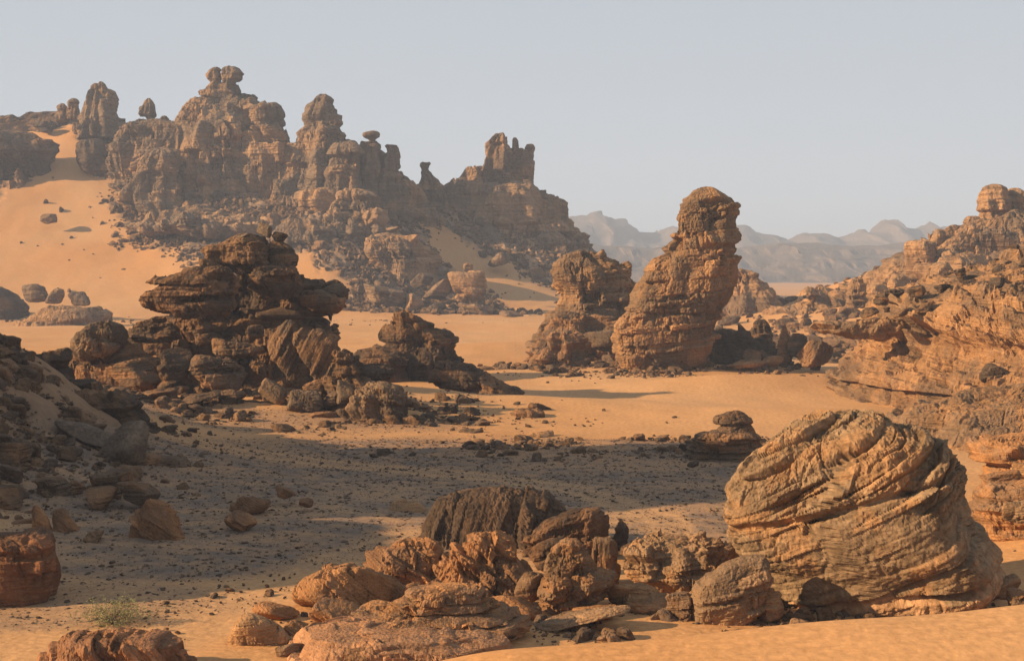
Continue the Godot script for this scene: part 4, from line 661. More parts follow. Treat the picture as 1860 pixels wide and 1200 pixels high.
	["o", "leaning_slab", "broad grey slab leaning on the dark pile, between two others", "", "", "mid_rib", 78.3, [-0.4, 0, 0.57, 0, 0, 0.55, 1.16, -0.09, 0.92, 2.09, -0.22, 1.34, 3.01, -0.35, 1.75, 4.08, -0.69, 2.1, 4.82, -0.99, 1.75, 5.19, -1.28, 0.76], 0.4, 2.4, 52, 54, 0.1, 0.9, Vector3(-15.74, 2.33, -111), 0.0, 0.0],
	["o", "leaning_slab", "thick pointed slab leaning on the dark pile, third of three", "", "", "mid_dark", 55.1, [-0.8, 0, 2.53, 0, 0, 2.46, 0.55, -0.27, 2.28, 1.6, -0.63, 1.82, 2.75, -0.71, 1.27, 3.66, -0.8, 0.73, 4.21, -0.89, 0.27], 0.8, 2.5, 61, 55, 0.12, 0.9, Vector3(-12.97, 2.01, -109.5), 0.0, 0.0],
	["b", "pile_boulder", "dark boulder under the third leaning slab", "", "", "mid_dark", 21.8, Vector3(1.75, 1.2, 1.49), 8, 15, 60, 36, 0, 0, Vector3(-11.66, 3.44, -111)],
	["b", "pile_boulder", "grey tilted boulder on sand below the narrow ribbed slab", "", "", "mid_round", 39.2, Vector3(1.25, 0.82, 0.85), 8, 15, 52, 31, -30, 0, Vector3(-19.77, 2.4, -109)],
	["b", "pile_boulder", "grey angular boulder on sand below the broad leaning slab", "", "", "mid_round", 82.4, Vector3(1.47, 0.98, 1.25), 8, 15, 52, 31, 0, 0, Vector3(-16.81, 1.75, -107.5)],
	["o", "pile_boulder", "large knobbly boulder at the sandy foot of the dark pile", "", "", "mid_round", 11, [-0.5, 0, 1.84, 0, 0, 1.78, 0.89, -0.2, 2.25, 1.78, -0.41, 2.56, 2.75, -0.28, 2.33, 3.46, -0.23, 1.76, 3.82, -0.27, 0.75], 0.9, 2.5, 79, 64, 0.2, 0.9, Vector3(-10.38, -0.32, -106), 0.0, 0.0],
	["b", "pile_boulder", "small boulder wedged beside the large knobbly boulder", "", "", "mid_round", 7.2, Vector3(0.98, 0.93, 0.84), 8, 15, 35, 21, 0, 0, Vector3(-13.47, 2.65, -107)],
	["b", "foot_rock", "weathered brown rock in the ledges at the foot of the dark pile", "rocks at the foot of the dark pile", "", "mid_brown", 18.3, Vector3(1.52, 0.36, 1.22), 8, 15, 55, 33, 9.229559779001669, 0, Vector3(-25.25, 2.17, -107.16)],
	["b", "foot_rock", "weathered brown rock in the ledges at the foot of the dark pile", "rocks at the foot of the dark pile", "", "mid_brown", 22, Vector3(1.54, 0.51, 1.24), 8, 15, 55, 33, 3.5566095450118453, 0, Vector3(-29.09, 2.21, -108.16)],
	["b", "foot_rock", "weathered brown rock in the ledges at the foot of the dark pile", "rocks at the foot of the dark pile", "", "mid_brown", 37.1, Vector3(1.5, 0.44, 1.2), 8, 15, 55, 33, 8.819520021759981, 0, Vector3(-31.85, 2.49, -106.82)],
	["b", "foot_rock", "weathered brown rock in the ledges at the foot of the dark pile", "rocks at the foot of the dark pile", "", "mid_brown", 13.9, Vector3(1.18, 0.49, 0.94), 8, 15, 43, 26, 9.331286246343907, 0, Vector3(-23.02, 2.08, -108.76)],
	["b", "foot_rock", "weathered brown rock in the ledges at the foot of the dark pile", "rocks at the foot of the dark pile", "", "mid_brown", 81.6, Vector3(1.11, 0.49, 0.89), 8, 15, 39, 23, -4.024222042922645, 0, Vector3(-21.71, 1.2, -109.57)],
	["b", "foot_rock", "weathered brown rock in the ledges at the foot of the dark pile", "rocks at the foot of the dark pile", "", "mid_brown", 12.6, Vector3(1.54, 0.29, 1.23), 8, 15, 55, 33, -6.680878857405088, 0, Vector3(-26.67, 1.06, -107.44)],
	["b", "foot_rock", "weathered brown rock in the ledges at the foot of the dark pile", "rocks at the foot of the dark pile", "", "mid_brown", 85.8, Vector3(1.54, 0.21, 1.23), 8, 15, 55, 33, -8.697205732486475, 0, Vector3(-23.79, 0.73, -106.58)],
	["b", "foot_rock", "weathered brown rock in the ledges at the foot of the dark pile", "rocks at the foot of the dark pile", "", "mid_brown", 36.3, Vector3(1.32, 0.4, 1.06), 8, 15, 47, 28, 2.0621999481530864, 0, Vector3(-29.96, 1.33, -107.21)],
	["b", "foot_rock", "weathered brown rock in the ledges at the foot of the dark pile", "rocks at the foot of the dark pile", "", "mid_brown", 89.1, Vector3(1.3, 0.36, 1.04), 8, 15, 47, 28, 3.558684990953825, 0, Vector3(-15.04, 0.79, -106.01)],
	["b", "foot_rock", "weathered brown rock in the ledges at the foot of the dark pile", "rocks at the foot of the dark pile", "", "mid_brown", 10.3, Vector3(1.66, 0.29, 1.33), 8, 15, 59, 35, -3.8008413679374247, 0, Vector3(-20.05, 0.37, -107.35)],
	["b", "foot_rock", "weathered brown rock in the ledges at the foot of the dark pile", "rocks at the foot of the dark pile", "", "mid_brown", 48.9, Vector3(1.02, 0.49, 0.81), 8, 15, 35, 21, -0.38509626739922, 0, Vector3(-16.51, 2.9, -109.27)],
	["b", "foot_rock", "weathered brown rock in the ledges at the foot of the dark pile", "rocks at the foot of the dark pile", "", "mid_brown", 9.3, Vector3(0.75, 0.57, 0.6), 8, 15, 30, 20, -0.37563227526272236, 0, Vector3(-14.54, 2, -107.26)],
	["o", "ragged_outcrop", "ragged dark outcrop with a pale blade on top behind the boulders", "", "", "mid_dark", 1.1, [-1, 0, 5.62, 0, 0, 5.46, 1.25, 0.6, 5.8, 2.26, 0.76, 5.58, 3.13, 1.23, 4.93, 3.63, 1.61, 3.93, 4.13, 2.05, 3.49, 4.88, 2.33, 3.52, 5.51, 2.17, 3.12, 6.01, 1.8, 2.49, 6.51, 1.37, 1.81, 7.01, 0.99, 1.18, 7.51, 0.5, 0.44], 0.7, 2.5, 122, 92, 0.25, 0.9, Vector3(-12.66, -0.12, -150), 0.0, 0.0],
	["o", "ragged_outcrop", "low layered shelf beside the ragged dark outcrop", "", "", "mid_dark", 69.7, [-1, 0, 3.59, 0, 0, 3.49, 1.52, -0.02, 3.34, 2.62, 0.01, 2.88, 3.23, -0.74, 1.52], 0.6, 2.5, 65, 45, 0.12, 0.9, Vector3(-14.75, 0.65, -146), 0.0, 0.0],
	["o", "drift_boulder", "big smooth brown boulder half buried in the sand drift", "", "", "mid_slab", 8.7, [-0.8, 0, 1.77, 0, 0, 1.72, 0.76, -0.56, 2.81, 1.35, -0.7, 3.16, 1.89, -0.8, 3.16, 2.53, -1.18, 2.68, 3.13, -1.72, 1.93, 3.5, -2.44, 0.83], 0.8, 2.7, 87, 63, 0.1, 0.9, Vector3(-3.87, 0.03, -129), 0.0, 0.0],
	["o", "drift_boulder", "dark flat boulder just behind the big smooth brown one", "", "", "mid_dark", 45.8, [-0.6, 0, 1.36, 0, 0, 1.32, 0.8, 0, 1.85, 1.49, -0.16, 2.11, 2.02, -0.48, 1.48, 2.44, -0.85, 0.48], 0.8, 2.5, 59, 44, 0.2, 0.9, Vector3(-0.9, -0.73, -127), 0.0, 0.0],
	["o", "drift_boulder", "small egg-shaped boulder alone on the sand drift", "", "", "mid_rib", 75.7, [-0.3, 0, 0.45, 0, 0, 0.43, 0.49, -0.14, 0.82, 1.07, -0.24, 1.01, 1.75, -0.34, 0.82, 2.19, -0.55, 0.31], 0.9, 2.5, 33, 33, 0.1, 0.9, Vector3(-4.02, -0.56, -116), 0.0, 0.0],
	["o", "drift_boulder", "pale cracked boulder at the tip of the sand drift", "", "", "mid_brown", 34, [-0.5, 0, 0.95, 0, 0, 0.92, 0.65, -0.14, 1.38, 1.35, -0.28, 1.29, 1.86, -0.35, 0.58], 0.9, 2.5, 44, 36, 0.2, 0.9, Vector3(1.62, -0.83, -111), 0.0, 0.0],
	["b", "drift_boulder", "flat slab behind the pale cracked boulder", "", "", "mid_dark", 61.8, Vector3(1.13, 0.35, 0.77), 8, 15, 39, 23, -14, 0, Vector3(2.52, 0.58, -114)],
	["b", "flat_stone", "flat brown slab at the edge of the gravel", "", "", "mid_brown", 20.2, Vector3(1.16, 0.48, 0.99), 8, 15, 44, 26, 0, 0, Vector3(-3.34, -0.16, -100)],
	["b", "flat_stone", "pale stone hump at the edge of the gravel", "", "", "near_pale", 44.6, Vector3(1.22, 0.61, 1.04), 8, 6, 47, 28, 0, 0, Vector3(1.96, -0.13, -98)],
	["o", "cake_rock", "stepped layered stump with a round cap beside the sand flat", "", "", "mid_cake", 76.6, [-1, 0, 2.4, 0, 0, 2.33, 0.59, 0.43, 2.47, 0.99, 0.72, 2.47, 1.14, 1.05, 2.07, 1.25, 0.91, 2.51, 1.58, 1.2, 2.29, 1.73, 1.45, 1.82, 1.84, 1.08, 2.33, 2.13, 1.01, 2.25, 2.32, 1.15, 1.89, 2.46, 1.66, 1.24, 2.79, 1.73, 0.95, 2.9, 1.73, 0.8, 3.05, 1.48, 1.2, 3.27, 1.44, 1.16, 3.6, 1.44, 0.87, 3.82, 1.47, 0.4], 0.8, 2.5, 134, 115, 0.06, 0.9, Vector3(13.24, -0.65, -87.5), 0.0, 0.0],
	["o", "rock_pinnacle", "tall leaning sandstone pinnacle with a beaked top on the sand", "", "", "pinnacle", 100.4, [-1.5, 0, 4.66, 0, 0, 4.52, 1.07, 0.29, 5.42, 2.14, 0.49, 5.95, 4, 0.81, 6.35, 5.47, 1.3, 6.25, 6.8, 2, 5.95, 8.47, 2.75, 5.92, 10.13, 3.44, 5.75, 11.46, 3.86, 5.45, 12.65, 4.02, 5.15, 13.45, 4.58, 4.99, 14.24, 4.94, 4.49, 14.97, 5.04, 3.92, 15.57, 5.63, 3.79, 16.23, 5.79, 3.69, 17.16, 5.88, 3.59, 17.95, 5.88, 3.59, 18.41, 6.01, 3.66, 18.88, 6.1, 3.69, 19.4, 6.13, 3.59, 19.93, 6.06, 3.33, 20.59, 6.16, 2.83, 21.12, 6.09, 2.16, 21.58, 5.99, 1.6, 21.98, 5.98, 0.8], 0.72, 2.7, 152, 199, 0.08, 0.9, Vector3(17.6, 0.38, -160), 0.0, 0.0],
	["o", "banded_outcrop", "broad layered outcrop with a pale band next to the leaning pinnacle", "", "", "mid_band", 59.5, [-2, 0, 7.37, 0, 0, 7.15, 1.94, 0.19, 6.96, 4.27, 0.57, 6.18, 6.12, 1.03, 5.49, 7.21, 1.49, 5.02, 8.44, 1.87, 4.95, 9.53, 2.03, 5.1, 10.3, 1.71, 5.57, 11.07, 1.13, 5.99, 12.46, 0.78, 5.57, 13.69, 0.62, 4.79, 14.47, 0.08, 3.32, 15, 0.23, 1.62], 0.6, 2.5, 126, 124, 0.15, 0.9, Vector3(9.88, -0.27, -186), 0.0, 0.0],
	["o", "rock_skirt", "sloping brown ledges spreading from the foot of the banded outcrop", "", "", "mid_brown", 91.4, [-1.5, 0, 7.8, 0, 0, 7.58, 1.85, 0.22, 6.77, 3.47, 0.36, 5.89, 4.94, 0.58, 4.93, 5.97, 0.76, 4.16], 0.6, 2.5, 141, 90, 0.25, 0.9, Vector3(8.92, 0.35, -177), 0.0, 0.0],
	["o", "rugged_outcrop", "low rugged outcrop in front of the banded outcrop", "", "", "mid_brown", 25.4, [-1, 0, 3.87, 0, 0, 3.76, 0.95, 0.3, 3.59, 2.11, 0.85, 3.25, 3.27, 1.18, 2.57, 4.22, 1.25, 1.96, 4.76, 0.91, 1.08], 0.8, 2.5, 63, 48, 0.25, 0.9, Vector3(5.47, -0.12, -163), 0.0, 0.0],
	["b", "tilted_stone", "tilted grey stone between banded outcrop and pinnacle", "", "", "mid_round", 27.5, Vector3(1.72, 0.81, 1.17), 8, 15, 41, 24, 25, 0, Vector3(9.08, 5.55, -176)],
	["b", "tilted_stone", "grey slab lying at the foot of the banded outcrop", "", "", "mid_round", 36.9, Vector3(2.34, 1.09, 1.59), 8, 15, 54, 32, 5, 0, Vector3(11.17, 3.49, -172)],
	["o", "shaded_heap", "dark heap of broken rock behind the pinnacle's foot", "", "", "mid_dark", 72.4, [-1, 0, 8.71, 0, 0, 8.45, 1.94, -0.19, 7.24, 3.33, -0.48, 5.45, 4.71, -1.42, 3.62, 5.68, -2.05, 2.31, 6.23, -2.43, 1.17], 0.5, 2.5, 140, 84, 0.3, 0.9, Vector3(28.88, -1.18, -166), 0.0, 0.0],
	["o", "shard", "dark rounded shard at the top of the shaded heap", "", "", "mid_dark", 92.3, [-2, 0, 1.72, 0, 0, 1.67, 1.74, -0.08, 1.32, 2.71, -0.09, 0.9, 3.2, -0.17, 0.42], 0.7, 2.5, 28, 31, 0.12, 0.9, Vector3(31.56, 3.13, -167), 0.0, 0.0],
	["o", "shard", "dark three-cornered shard beside the rounded one", "", "", "mid_dark", 3.8, [-1, 0, 1.91, 0, 0, 1.85, 1.93, -0.15, 1.17, 2.89, -0.44, 0.62, 3.58, -0.72, 0.21], 0.6, 2.5, 30, 30, 0.12, 0.9, Vector3(29.06, 2.21, -165), 0.0, 0.0],
	["o", "shard", "slim pointed shard standing like a tooth", "", "", "mid_brown", 15.1, [-1, 0, 0.49, 0, 0, 0.47, 1.56, -0.01, 1.01, 3.24, 0.14, 0.91, 4.32, -0.01, 0.44, 5.27, -0.02, 0.1], 0.5, 2.5, 28, 32, 0.12, 0.9, Vector3(33.41, 0.5, -162), 0.0, 0.0],
	["b", "shard", "flat tan slab lying at the edge of the shaded heap", "", "", "mid_tan", 49.2, Vector3(2.43, 0.55, 1.17), 8, 15, 59, 35, 4, 0, Vector3(27.94, 1.26, -158)],
	["b", "shard", "square tan slab tilted against the shaded heap", "", "", "mid_tan", 13.2, Vector3(1.24, 0.93, 0.49), 8, 15, 35, 21, -18, 0, Vector3(29.05, 2.05, -160)],
	["b", "shard", "small tan slab next to the tooth-shaped shard", "", "", "mid_tan", 71.3, Vector3(1.27, 0.67, 0.86), 8, 15, 31, 20, -6, 0, Vector3(31.59, 1.45, -160)],
	["b", "arch_boulder", "big brown boulder under the tip of the rock arch", "", "", "mid_rib", 78.4, Vector3(2.16, 1.75, 1.47), 7, 15, 65, 39, 25, 0, Vector3(36.12, 2.64, -158)],
	["b", "arch_boulder", "smaller dark boulder beside the boulder under the arch", "", "", "mid_dark", 19.4, Vector3(1.27, 1.47, 1.14), 8, 15, 35, 21, 0, 0, Vector3(34.65, 3.26, -161)],
	["o", "rock_slope", "broad bare sandstone slope of cracked tan beds", "", "", "slope", 70.5, [-2, 0, 32.53, 0, 0, 31.58, 3.29, -0.35, 30.76, 5.49, -0.81, 30.08, 5.93, -0.79, 29.51, 6.14, -1.67, 29.84, 7.02, -1.74, 29.35, 8.22, -1.22, 28.26, 9.21, -0.75, 27.22, 10.14, -0.88, 26.79, 11.39, -1.84, 26.62, 12.59, -2.68, 25.81, 13.79, -2.9, 24.37, 14.88, -2.73, 22, 15.96, -2.4, 19.46, 16.94, -2.23, 16.55, 17.81, -1.49, 13.07, 18.46, -1.5, 8.71], 1.2, 2.2, 411, 227, 0.1, 0.9, Vector3(64.56, -4.44, -131), -0.95, 0.0],
	["o", "rock_apron", "lower apron of cracked tan beds at the foot of the bare slope", "", "", "slope_low", 66.2, [-1.5, 0, 16.82, 0, 0, 16.33, 2.65, 0.15, 14.92, 4.27, 0.32, 12.7, 5.21, 0.2, 9.58, 5.86, -0.32, 6.05], 0.55, 2.3, 305, 154, 0.15, 0.9, Vector3(41.56, -2.08, -97), -0.6, 0.0],
	["o", "rock_arch", "thin layered rock arch reaching out from the bare slope", "", "", "mid_tan", 81.3, [0, 0, 1.7, 0.32, 0.13, 2.62, 0.74, -0.51, 4.29, 1.05, -0.46, 4.77, 1.42, -0.02, 4.58, 1.78, 0.76, 3.53, 2.2, 1.15, 2.09], 0.35, 2.4, 104, 52, 0.2, 0.9, Vector3(33.96, 5.69, -126), 0.0, 0.0],
	["b", "slope_block", "dark angular block lying across the crest of the bare slope", "dark blocks along the slope's crest", "", "mid_dark", 94.2, Vector3(1.51, 0.63, 1.08), 7, 16, 49, 29, -20, 5.130083658221095, Vector3(47.3, 12.03, -126.43)],
	["b", "slope_block", "dark angular block lying across the crest of the bare slope", "dark blocks along the slope's crest", "", "mid_dark", 62.1, Vector3(0.42, 0.8, 0.58), 7, 16, 30, 20, 25, 85.42984290034735, Vector3(43.31, 11.81, -127.42)],
	["b", "slope_block", "dark angular block lying across the crest of the bare slope", "dark blocks along the slope's crest", "", "mid_dark", 66.6, Vector3(1.24, 0.5, 0.89), 7, 16, 39, 23, 10, 76.03928004493167, Vector3(38.28, 10.5, -125.36)],
	["b", "slope_block", "dark angular block lying across the crest of the bare slope", "dark blocks along the slope's crest", "", "mid_dark", 100.6, Vector3(1.39, 0.13, 1), 7, 16, 41, 24, 25, 49.415935135606276, Vector3(40.42, 9.35, -122.17)],
	["b", "slope_block", "dark angular block lying across the crest of the bare slope", "dark blocks along the slope's crest", "", "mid_dark", 98.1, Vector3(1.65, 0.55, 1.19), 7, 16, 55, 33, 30, 32.95660282576745, Vector3(42.95, 8.85, -119.42)],
	["b", "slope_block", "dark angular block lying across the crest of the bare slope", "dark blocks along the slope's crest", "", "mid_dark", 74.8, Vector3(1.65, 0.91, 1.19), 7, 16, 55, 33, -8, 75.71106859160255, Vector3(45.96, 9.87, -120.86)],
	["b", "slope_block", "dark angular block lying across the crest of the bare slope", "dark blocks along the slope's crest", "", "mid_dark", 54.6, Vector3(0.96, 0.36, 0.69), 7, 16, 31, 20, 30, 4.2054406829047375, Vector3(37.97, 8.96, -121.76)],
	["b", "slope_block", "dark angular block lying across the crest of the bare slope", "dark blocks along the slope's crest", "", "mid_dark", 1.3, Vector3(1.28, 0.21, 0.92), 7, 16, 39, 23, -20, 56.134172796951155, Vector3(35.08, 9.56, -123.2)],
	["b", "slope_block", "dark angular block lying across the crest of the bare slope", "dark blocks along the slope's crest", "", "mid_dark", 90.4, Vector3(1.09, 0.44, 0.78), 7, 16, 35, 21, -20, 10.71185013663975, Vector3(43.63, 10.94, -125.39)],
	["b", "slope_block", "dark angular block lying across the crest of the bare slope", "dark blocks along the slope's crest", "", "mid_dark", 17.7, Vector3(1.32, 0.3, 0.95), 7, 16, 43, 26, -20, 83.6689787637769, Vector3(45.62, 8.35, -117.65)],
	["b", "slope_block", "dark angular block lying across the crest of the bare slope", "dark blocks along the slope's crest", "", "mid_dark", 35, Vector3(0.83, 0.3, 0.6), 7, 16, 30, 20, 30, 30.994363174771077, Vector3(35.54, 8.49, -120.8)],
	["b", "slope_block", "dark angular block lying across the crest of the bare slope", "dark blocks along the slope's crest", "", "mid_dark", 89.4, Vector3(1.11, 0.49, 0.8), 7, 16, 35, 21, 10, 80.34399827735993, Vector3(40.86, 10.67, -125.69)],
	["b", "slope_block", "dark angular block lying across the crest of the bare slope", "dark blocks along the slope's crest", "", "mid_dark", 17.4, Vector3(0.91, 0.46, 0.65), 7, 16, 31, 20, 10, 69.80427132290957, Vector3(42.19, 7.75, -117.26)],
	["b", "slope_block", "dark angular block lying across the crest of the bare slope", "dark blocks along the slope's crest", "", "mid_dark", 64, Vector3(1.35, 0.25, 0.97), 7, 16, 39, 23, 25, 53.07870341357458, Vector3(50.33, 12.77, -128.3)],
	["b", "slope_block", "dark angular block lying across the crest of the bare slope", "dark blocks along the slope's crest", "", "mid_dark", 87.3, Vector3(0.59, 0.31, 0.42), 7, 16, 30, 20, 10, 77.37248872688221, Vector3(34.55, 8.76, -121.76)],
	["b", "slope_block", "dark angular block lying across the crest of the bare slope", "dark blocks along the slope's crest", "", "mid_dark", 69.4, Vector3(0.96, 0.3, 0.69), 7, 16, 31, 20, 25, 38.967901655450575, Vector3(32.78, 8.67, -121.28)],
	["o", "ridge_tower", "square double tower crowning the rubble ridge", "", "", "far_tan", 80.8, [-4, 0, 4.66, 0, 0, 4.52, 2.4, -0.22, 3.62, 4.2, -0.49, 3.13, 5.39, -0.39, 3.01, 6.11, -0.16, 3.01, 7.55, -0.25, 3.19, 8.99, -0.45, 2.89, 10.06, -0.41, 2.47, 10.66, -0.3, 1.39], 0.9, 2.8, 42, 51, 0.12, 0.9, Vector3(105.53, 20.31, -290), 0.0, 0.0],
	["o", "ridge_tower", "knobbed tower beside the square double tower", "", "", "far_tan", 11.8, [-4, 0, 5.92, 0, 0, 5.75, 3.61, -0.61, 3.87, 6.02, -0.53, 3.02, 7.82, -1.04, 3.02, 9.62, -2.04, 1.81, 10.46, -2.53, 0.85], 0.9, 2.5, 54, 55, 0.12, 0.9, Vector3(112.54, 19.73, -291), 0.0, 0.0],
	["o", "ridge_mass", "solid stepped rock ridge carrying the square double tower", "", "", "far_ridge", 28.6, [-3, 0, 41.35, 0, 0, 40.15, 2.99, 1.1, 36.71, 6.43, 3.05, 32.41, 9.87, 5, 28.1, 12.96, 6.09, 24.66, 15.59, 6.16, 21.11, 18.11, 5.43, 17.21, 20.39, 4.81, 13.19, 22.45, 3.18, 7.92], 0.45, 2.5, 248, 136, 0.3, 0.9, Vector3(99.9, 0.11, -276), -0.5, 0.0],
	["b", "ridge_block", "weathered buttress of the rubble ridge under the square tower", "buttresses of the rubble ridge", "", "far_tan", 18, Vector3(3.34, 4.12, 3.34), 8, 15, 59, 35, 0, 0, Vector3(82.31, 14.39, -268)],
	["b", "ridge_block", "weathered buttress of the rubble ridge under the square tower", "buttresses of the rubble ridge", "", "far_tan", 71, Vector3(3.58, 3.25, 2.87), 8, 15, 55, 33, 8, 35, Vector3(90.68, 18.48, -275)],
	["b", "ridge_block", "weathered buttress of the rubble ridge under the square tower", "buttresses of the rubble ridge", "", "far_tan", 3.9, Vector3(4.9, 3.54, 4.9), 8, 15, 71, 43, 0, 70, Vector3(88.65, 12.77, -262)],
	["b", "ridge_block", "weathered buttress of the rubble ridge under the square tower", "buttresses of the rubble ridge", "", "far_tan", 80.6, Vector3(2.93, 3.22, 2.93), 8, 15, 43, 26, 0, 105, Vector3(98.81, 20.38, -282)],
	["b", "ridge_block", "weathered buttress of the rubble ridge under the square tower", "buttresses of the rubble ridge", "", "far_tan", 57.8, Vector3(4.24, 2.75, 3.39), 8, 15, 67, 40, -6, 140, Vector3(81.27, 11.44, -255)],
	["b", "ridge_block", "weathered buttress of the rubble ridge under the square tower", "buttresses of the rubble ridge", "", "far_tan", 94.1, Vector3(5.2, 3.76, 5.2), 8, 15, 71, 43, 0, 175, Vector3(104.37, 17.4, -278)],
	["b", "ridge_block", "weathered buttress of the rubble ridge under the square tower", "buttresses of the rubble ridge", "", "far_tan", 81.3, Vector3(1.92, 1.7, 1.92), 8, 15, 30, 20, 0, 210, Vector3(87.43, 19.15, -272)],
	["b", "ridge_block", "weathered buttress of the rubble ridge under the square tower", "buttresses of the rubble ridge", "", "far_tan", 30.4, Vector3(2.79, 2.15, 2.23), 8, 15, 47, 28, 10, 245, Vector3(72.69, 9.91, -250)],
	["b", "ridge_block", "weathered buttress of the rubble ridge under the square tower", "buttresses of the rubble ridge", "", "far_tan", 62.7, Vector3(2.99, 2.24, 2.99), 8, 15, 47, 28, 0, 280, Vector3(65.83, 7.77, -240)],
	["o", "standing_stone", "pale pointed stone standing on the rubble ridge's lower end", "", "", "mid_tan", 2, [-2, 0, 1.89, 0, 0, 1.83, 1.73, 0.08, 1.45, 2.89, 0.06, 0.96, 3.47, 0.15, 0.48], 0.8, 2.5, 28, 24, 0.12, 0.9, Vector3(60.45, 7.88, -232), 0.0, 0.0],
	["o", "far_knoll", "layered knoll partly hidden behind the leaning pinnacle", "", "", "far_tan", 37.6, [-3, 0, 9.93, 0, 0, 9.64, 2.41, -0.02, 8.68, 4.83, -0.4, 7.35, 6.88, -0.84, 5.85, 8.92, -1.64, 4.46, 10.37, -2.13, 3.01, 11.57, -1.9, 3.01, 12.41, -2.63, 1.57], 0.8, 2.5, 91, 72, 0.2, 0.9, Vector3(53.08, 0.21, -290), 0.0, 0.0],
	["b", "far_block", "leaning pale block at the foot of the layered knoll", "", "", "far_tan", 96, Vector3(3.71, 1.46, 2.52), 8, 15, 54, 32, 28, 0, Vector3(56.12, 3.66, -280)],
	["o", "far_knoll", "low knoll with a flat cap stone in the gap", "", "", "far_tan", 46.9, [-3, 0, 8.54, 0, 0, 8.29, 2.06, -0.31, 7.43, 3.89, -0.9, 5.71, 5.49, -1.95, 3.31, 6.41, -2.53, 1.14, 6.98, -2.53, 1.83, 7.66, -2.42, 1.03], 0.8, 2.5, 82, 59, 0.2, 0.9, Vector3(64.93, 0.39, -275), 0.0, 0.0],
	["o", "cap_rock", "", "", "crag_range", "far", 37.7, [0, 0, 1.78, 1.05, -0.17, 1.6, 2.1, -0.6, 2.4, 3.5, -0.58, 2.58, 5.08, -0.12, 1.96, 5.96, 0.24, 0.71], 0.9, 2.5, 28, 18, 0.2, 0.9, Vector3(-95.18, 71.42, -428), 0.0, 0.0],
	["o", "cap_rock", "", "", "crag_range", "far", 4.4, [0, 0, 1.86, 1.22, 0.28, 2.31, 2.27, 0.81, 3.19, 3.85, 1.01, 3.37, 5.42, 0.76, 2.57, 6.12, 0.5, 1.06], 0.9, 2.5, 28, 19, 0.2, 0.9, Vector3(-90.64, 71.28, -427), 0.0, 0.0],
	["o", "summit", "", "", "crag_range", "far", 80.7, [-6, 0, 18, 0, 0, 17.47, 1.41, 0.01, 16.4, 3.52, -0.85, 14.8, 5.63, -1.36, 13.19, 6.69, -2.24, 11.23, 8.1, -2.22, 9.45, 8.8, -1.51, 7.67, 9.5, -2.74, 7.85, 10.38, -3.71, 6.69, 11.96, -3.96, 5.53, 13.02, -3.24, 4.1], 0.6, 2.8, 121, 80, 0.2, 0.9, Vector3(-90.03, 59.59, -429), 0.0, 0.0],
	["o", "shoulder", "", "", "crag_range", "far", 57.3, [-4, 0, 4.94, 0, 0, 4.79, 1.05, 0.36, 3.73, 2.45, 0.2, 4.97, 4.21, 0.48, 4.88, 5.96, 0.76, 3.73, 7.01, 0.94, 1.42], 0.9, 2.5, 34, 32, 0.2, 0.9, Vector3(-78.15, 59.02, -427), 0.0, 0.0],
	["o", "cliff", "", "", "crag_range", "far_wall", 23.7, [-6, 0, 37.93, 0, 0, 36.83, 4.41, -0.58, 34.96, 10.58, -1.58, 32.12, 16.74, -1.87, 29.28, 22.02, -1.99, 26.98, 26.76, -0.88, 23.78, 30.62, 1.09, 20.05, 33.08, 2, 17.75, 35.53, 2.38, 16.33, 37.63, 2.04, 14.91], 0.42, 2.5, 308, 212, 0.3, 0.9, Vector3(-91.61, 26.65, -427), 0.0, 0.0],
	["o", "cliff", "", "", "crag_range", "far_wall", 82.1, [-6, 0, 28.13, 0, 0, 27.32, 4.38, -0.41, 25.11, 8.75, -0.65, 23.09, 12.25, -0.98, 20.97, 15.74, -1.66, 18.86, 19.23, -2.69, 16.04, 22.72, -4.43, 12.16, 25.34, -5.55, 8.37], 0.4, 2.5, 212, 144, 0.3, 0.9, Vector3(-53.6, 29.18, -424), 0.0, 0.0],
	["o", "buttress", "", "", "crag_range", "far", 75.7, [-6, 0, 13.42, 0, 0, 13.03, 8.63, 0.44, 11.64, 16.38, 0.69, 10.42, 22.92, 1.1, 9.38, 27.38, 1.23, 8.25, 29.79, 1, 6.78], 0.5, 2.4, 92, 99, 0.2, 0.9, Vector3(-94.07, 28.94, -418), 0.0, 0.0],
	["o", "buttress", "", "", "crag_range", "far", 81.4, [-6, 0, 10.8, 0, 0, 10.49, 9.46, -0.18, 9.19, 18.05, -0.11, 8.15, 24.23, -0.4, 7.11, 27.31, -1.06, 5.37], 0.5, 2.4, 74, 88, 0.2, 0.9, Vector3(-76.98, 30.62, -417), 0.0, 0.0],
	["o", "buttress", "", "", "crag_range", "far", 61.9, [-6, 0, 9.68, 0, 0, 9.4, 2.89, -2.18, 10.08, 5.6, -3, 9.91, 7.97, -1.94, 8.54, 11.02, -1.06, 7.35, 14.41, -0.51, 6.83, 17.12, 0.21, 5.81, 18.47, 0.9, 4.44], 0.6, 2.8, 72, 72, 0.2, 0.9, Vector3(-109, 30.36, -411), 0.0, 0.0],
	["o", "terrace", "", "", "crag_range", "far", 99.9, [-6, 0, 15.72, 0, 0, 15.26, 7.12, -1.7, 15.26, 14.24, -2.06, 14.81, 18.68, -2.01, 13.92, 21.69, -1.97, 12.12, 22.76, -1.51, 9.88], 0.5, 2.5, 105, 90, 0.2, 0.9, Vector3(-113.59, 37.52, -432), 0.0, 0.0],
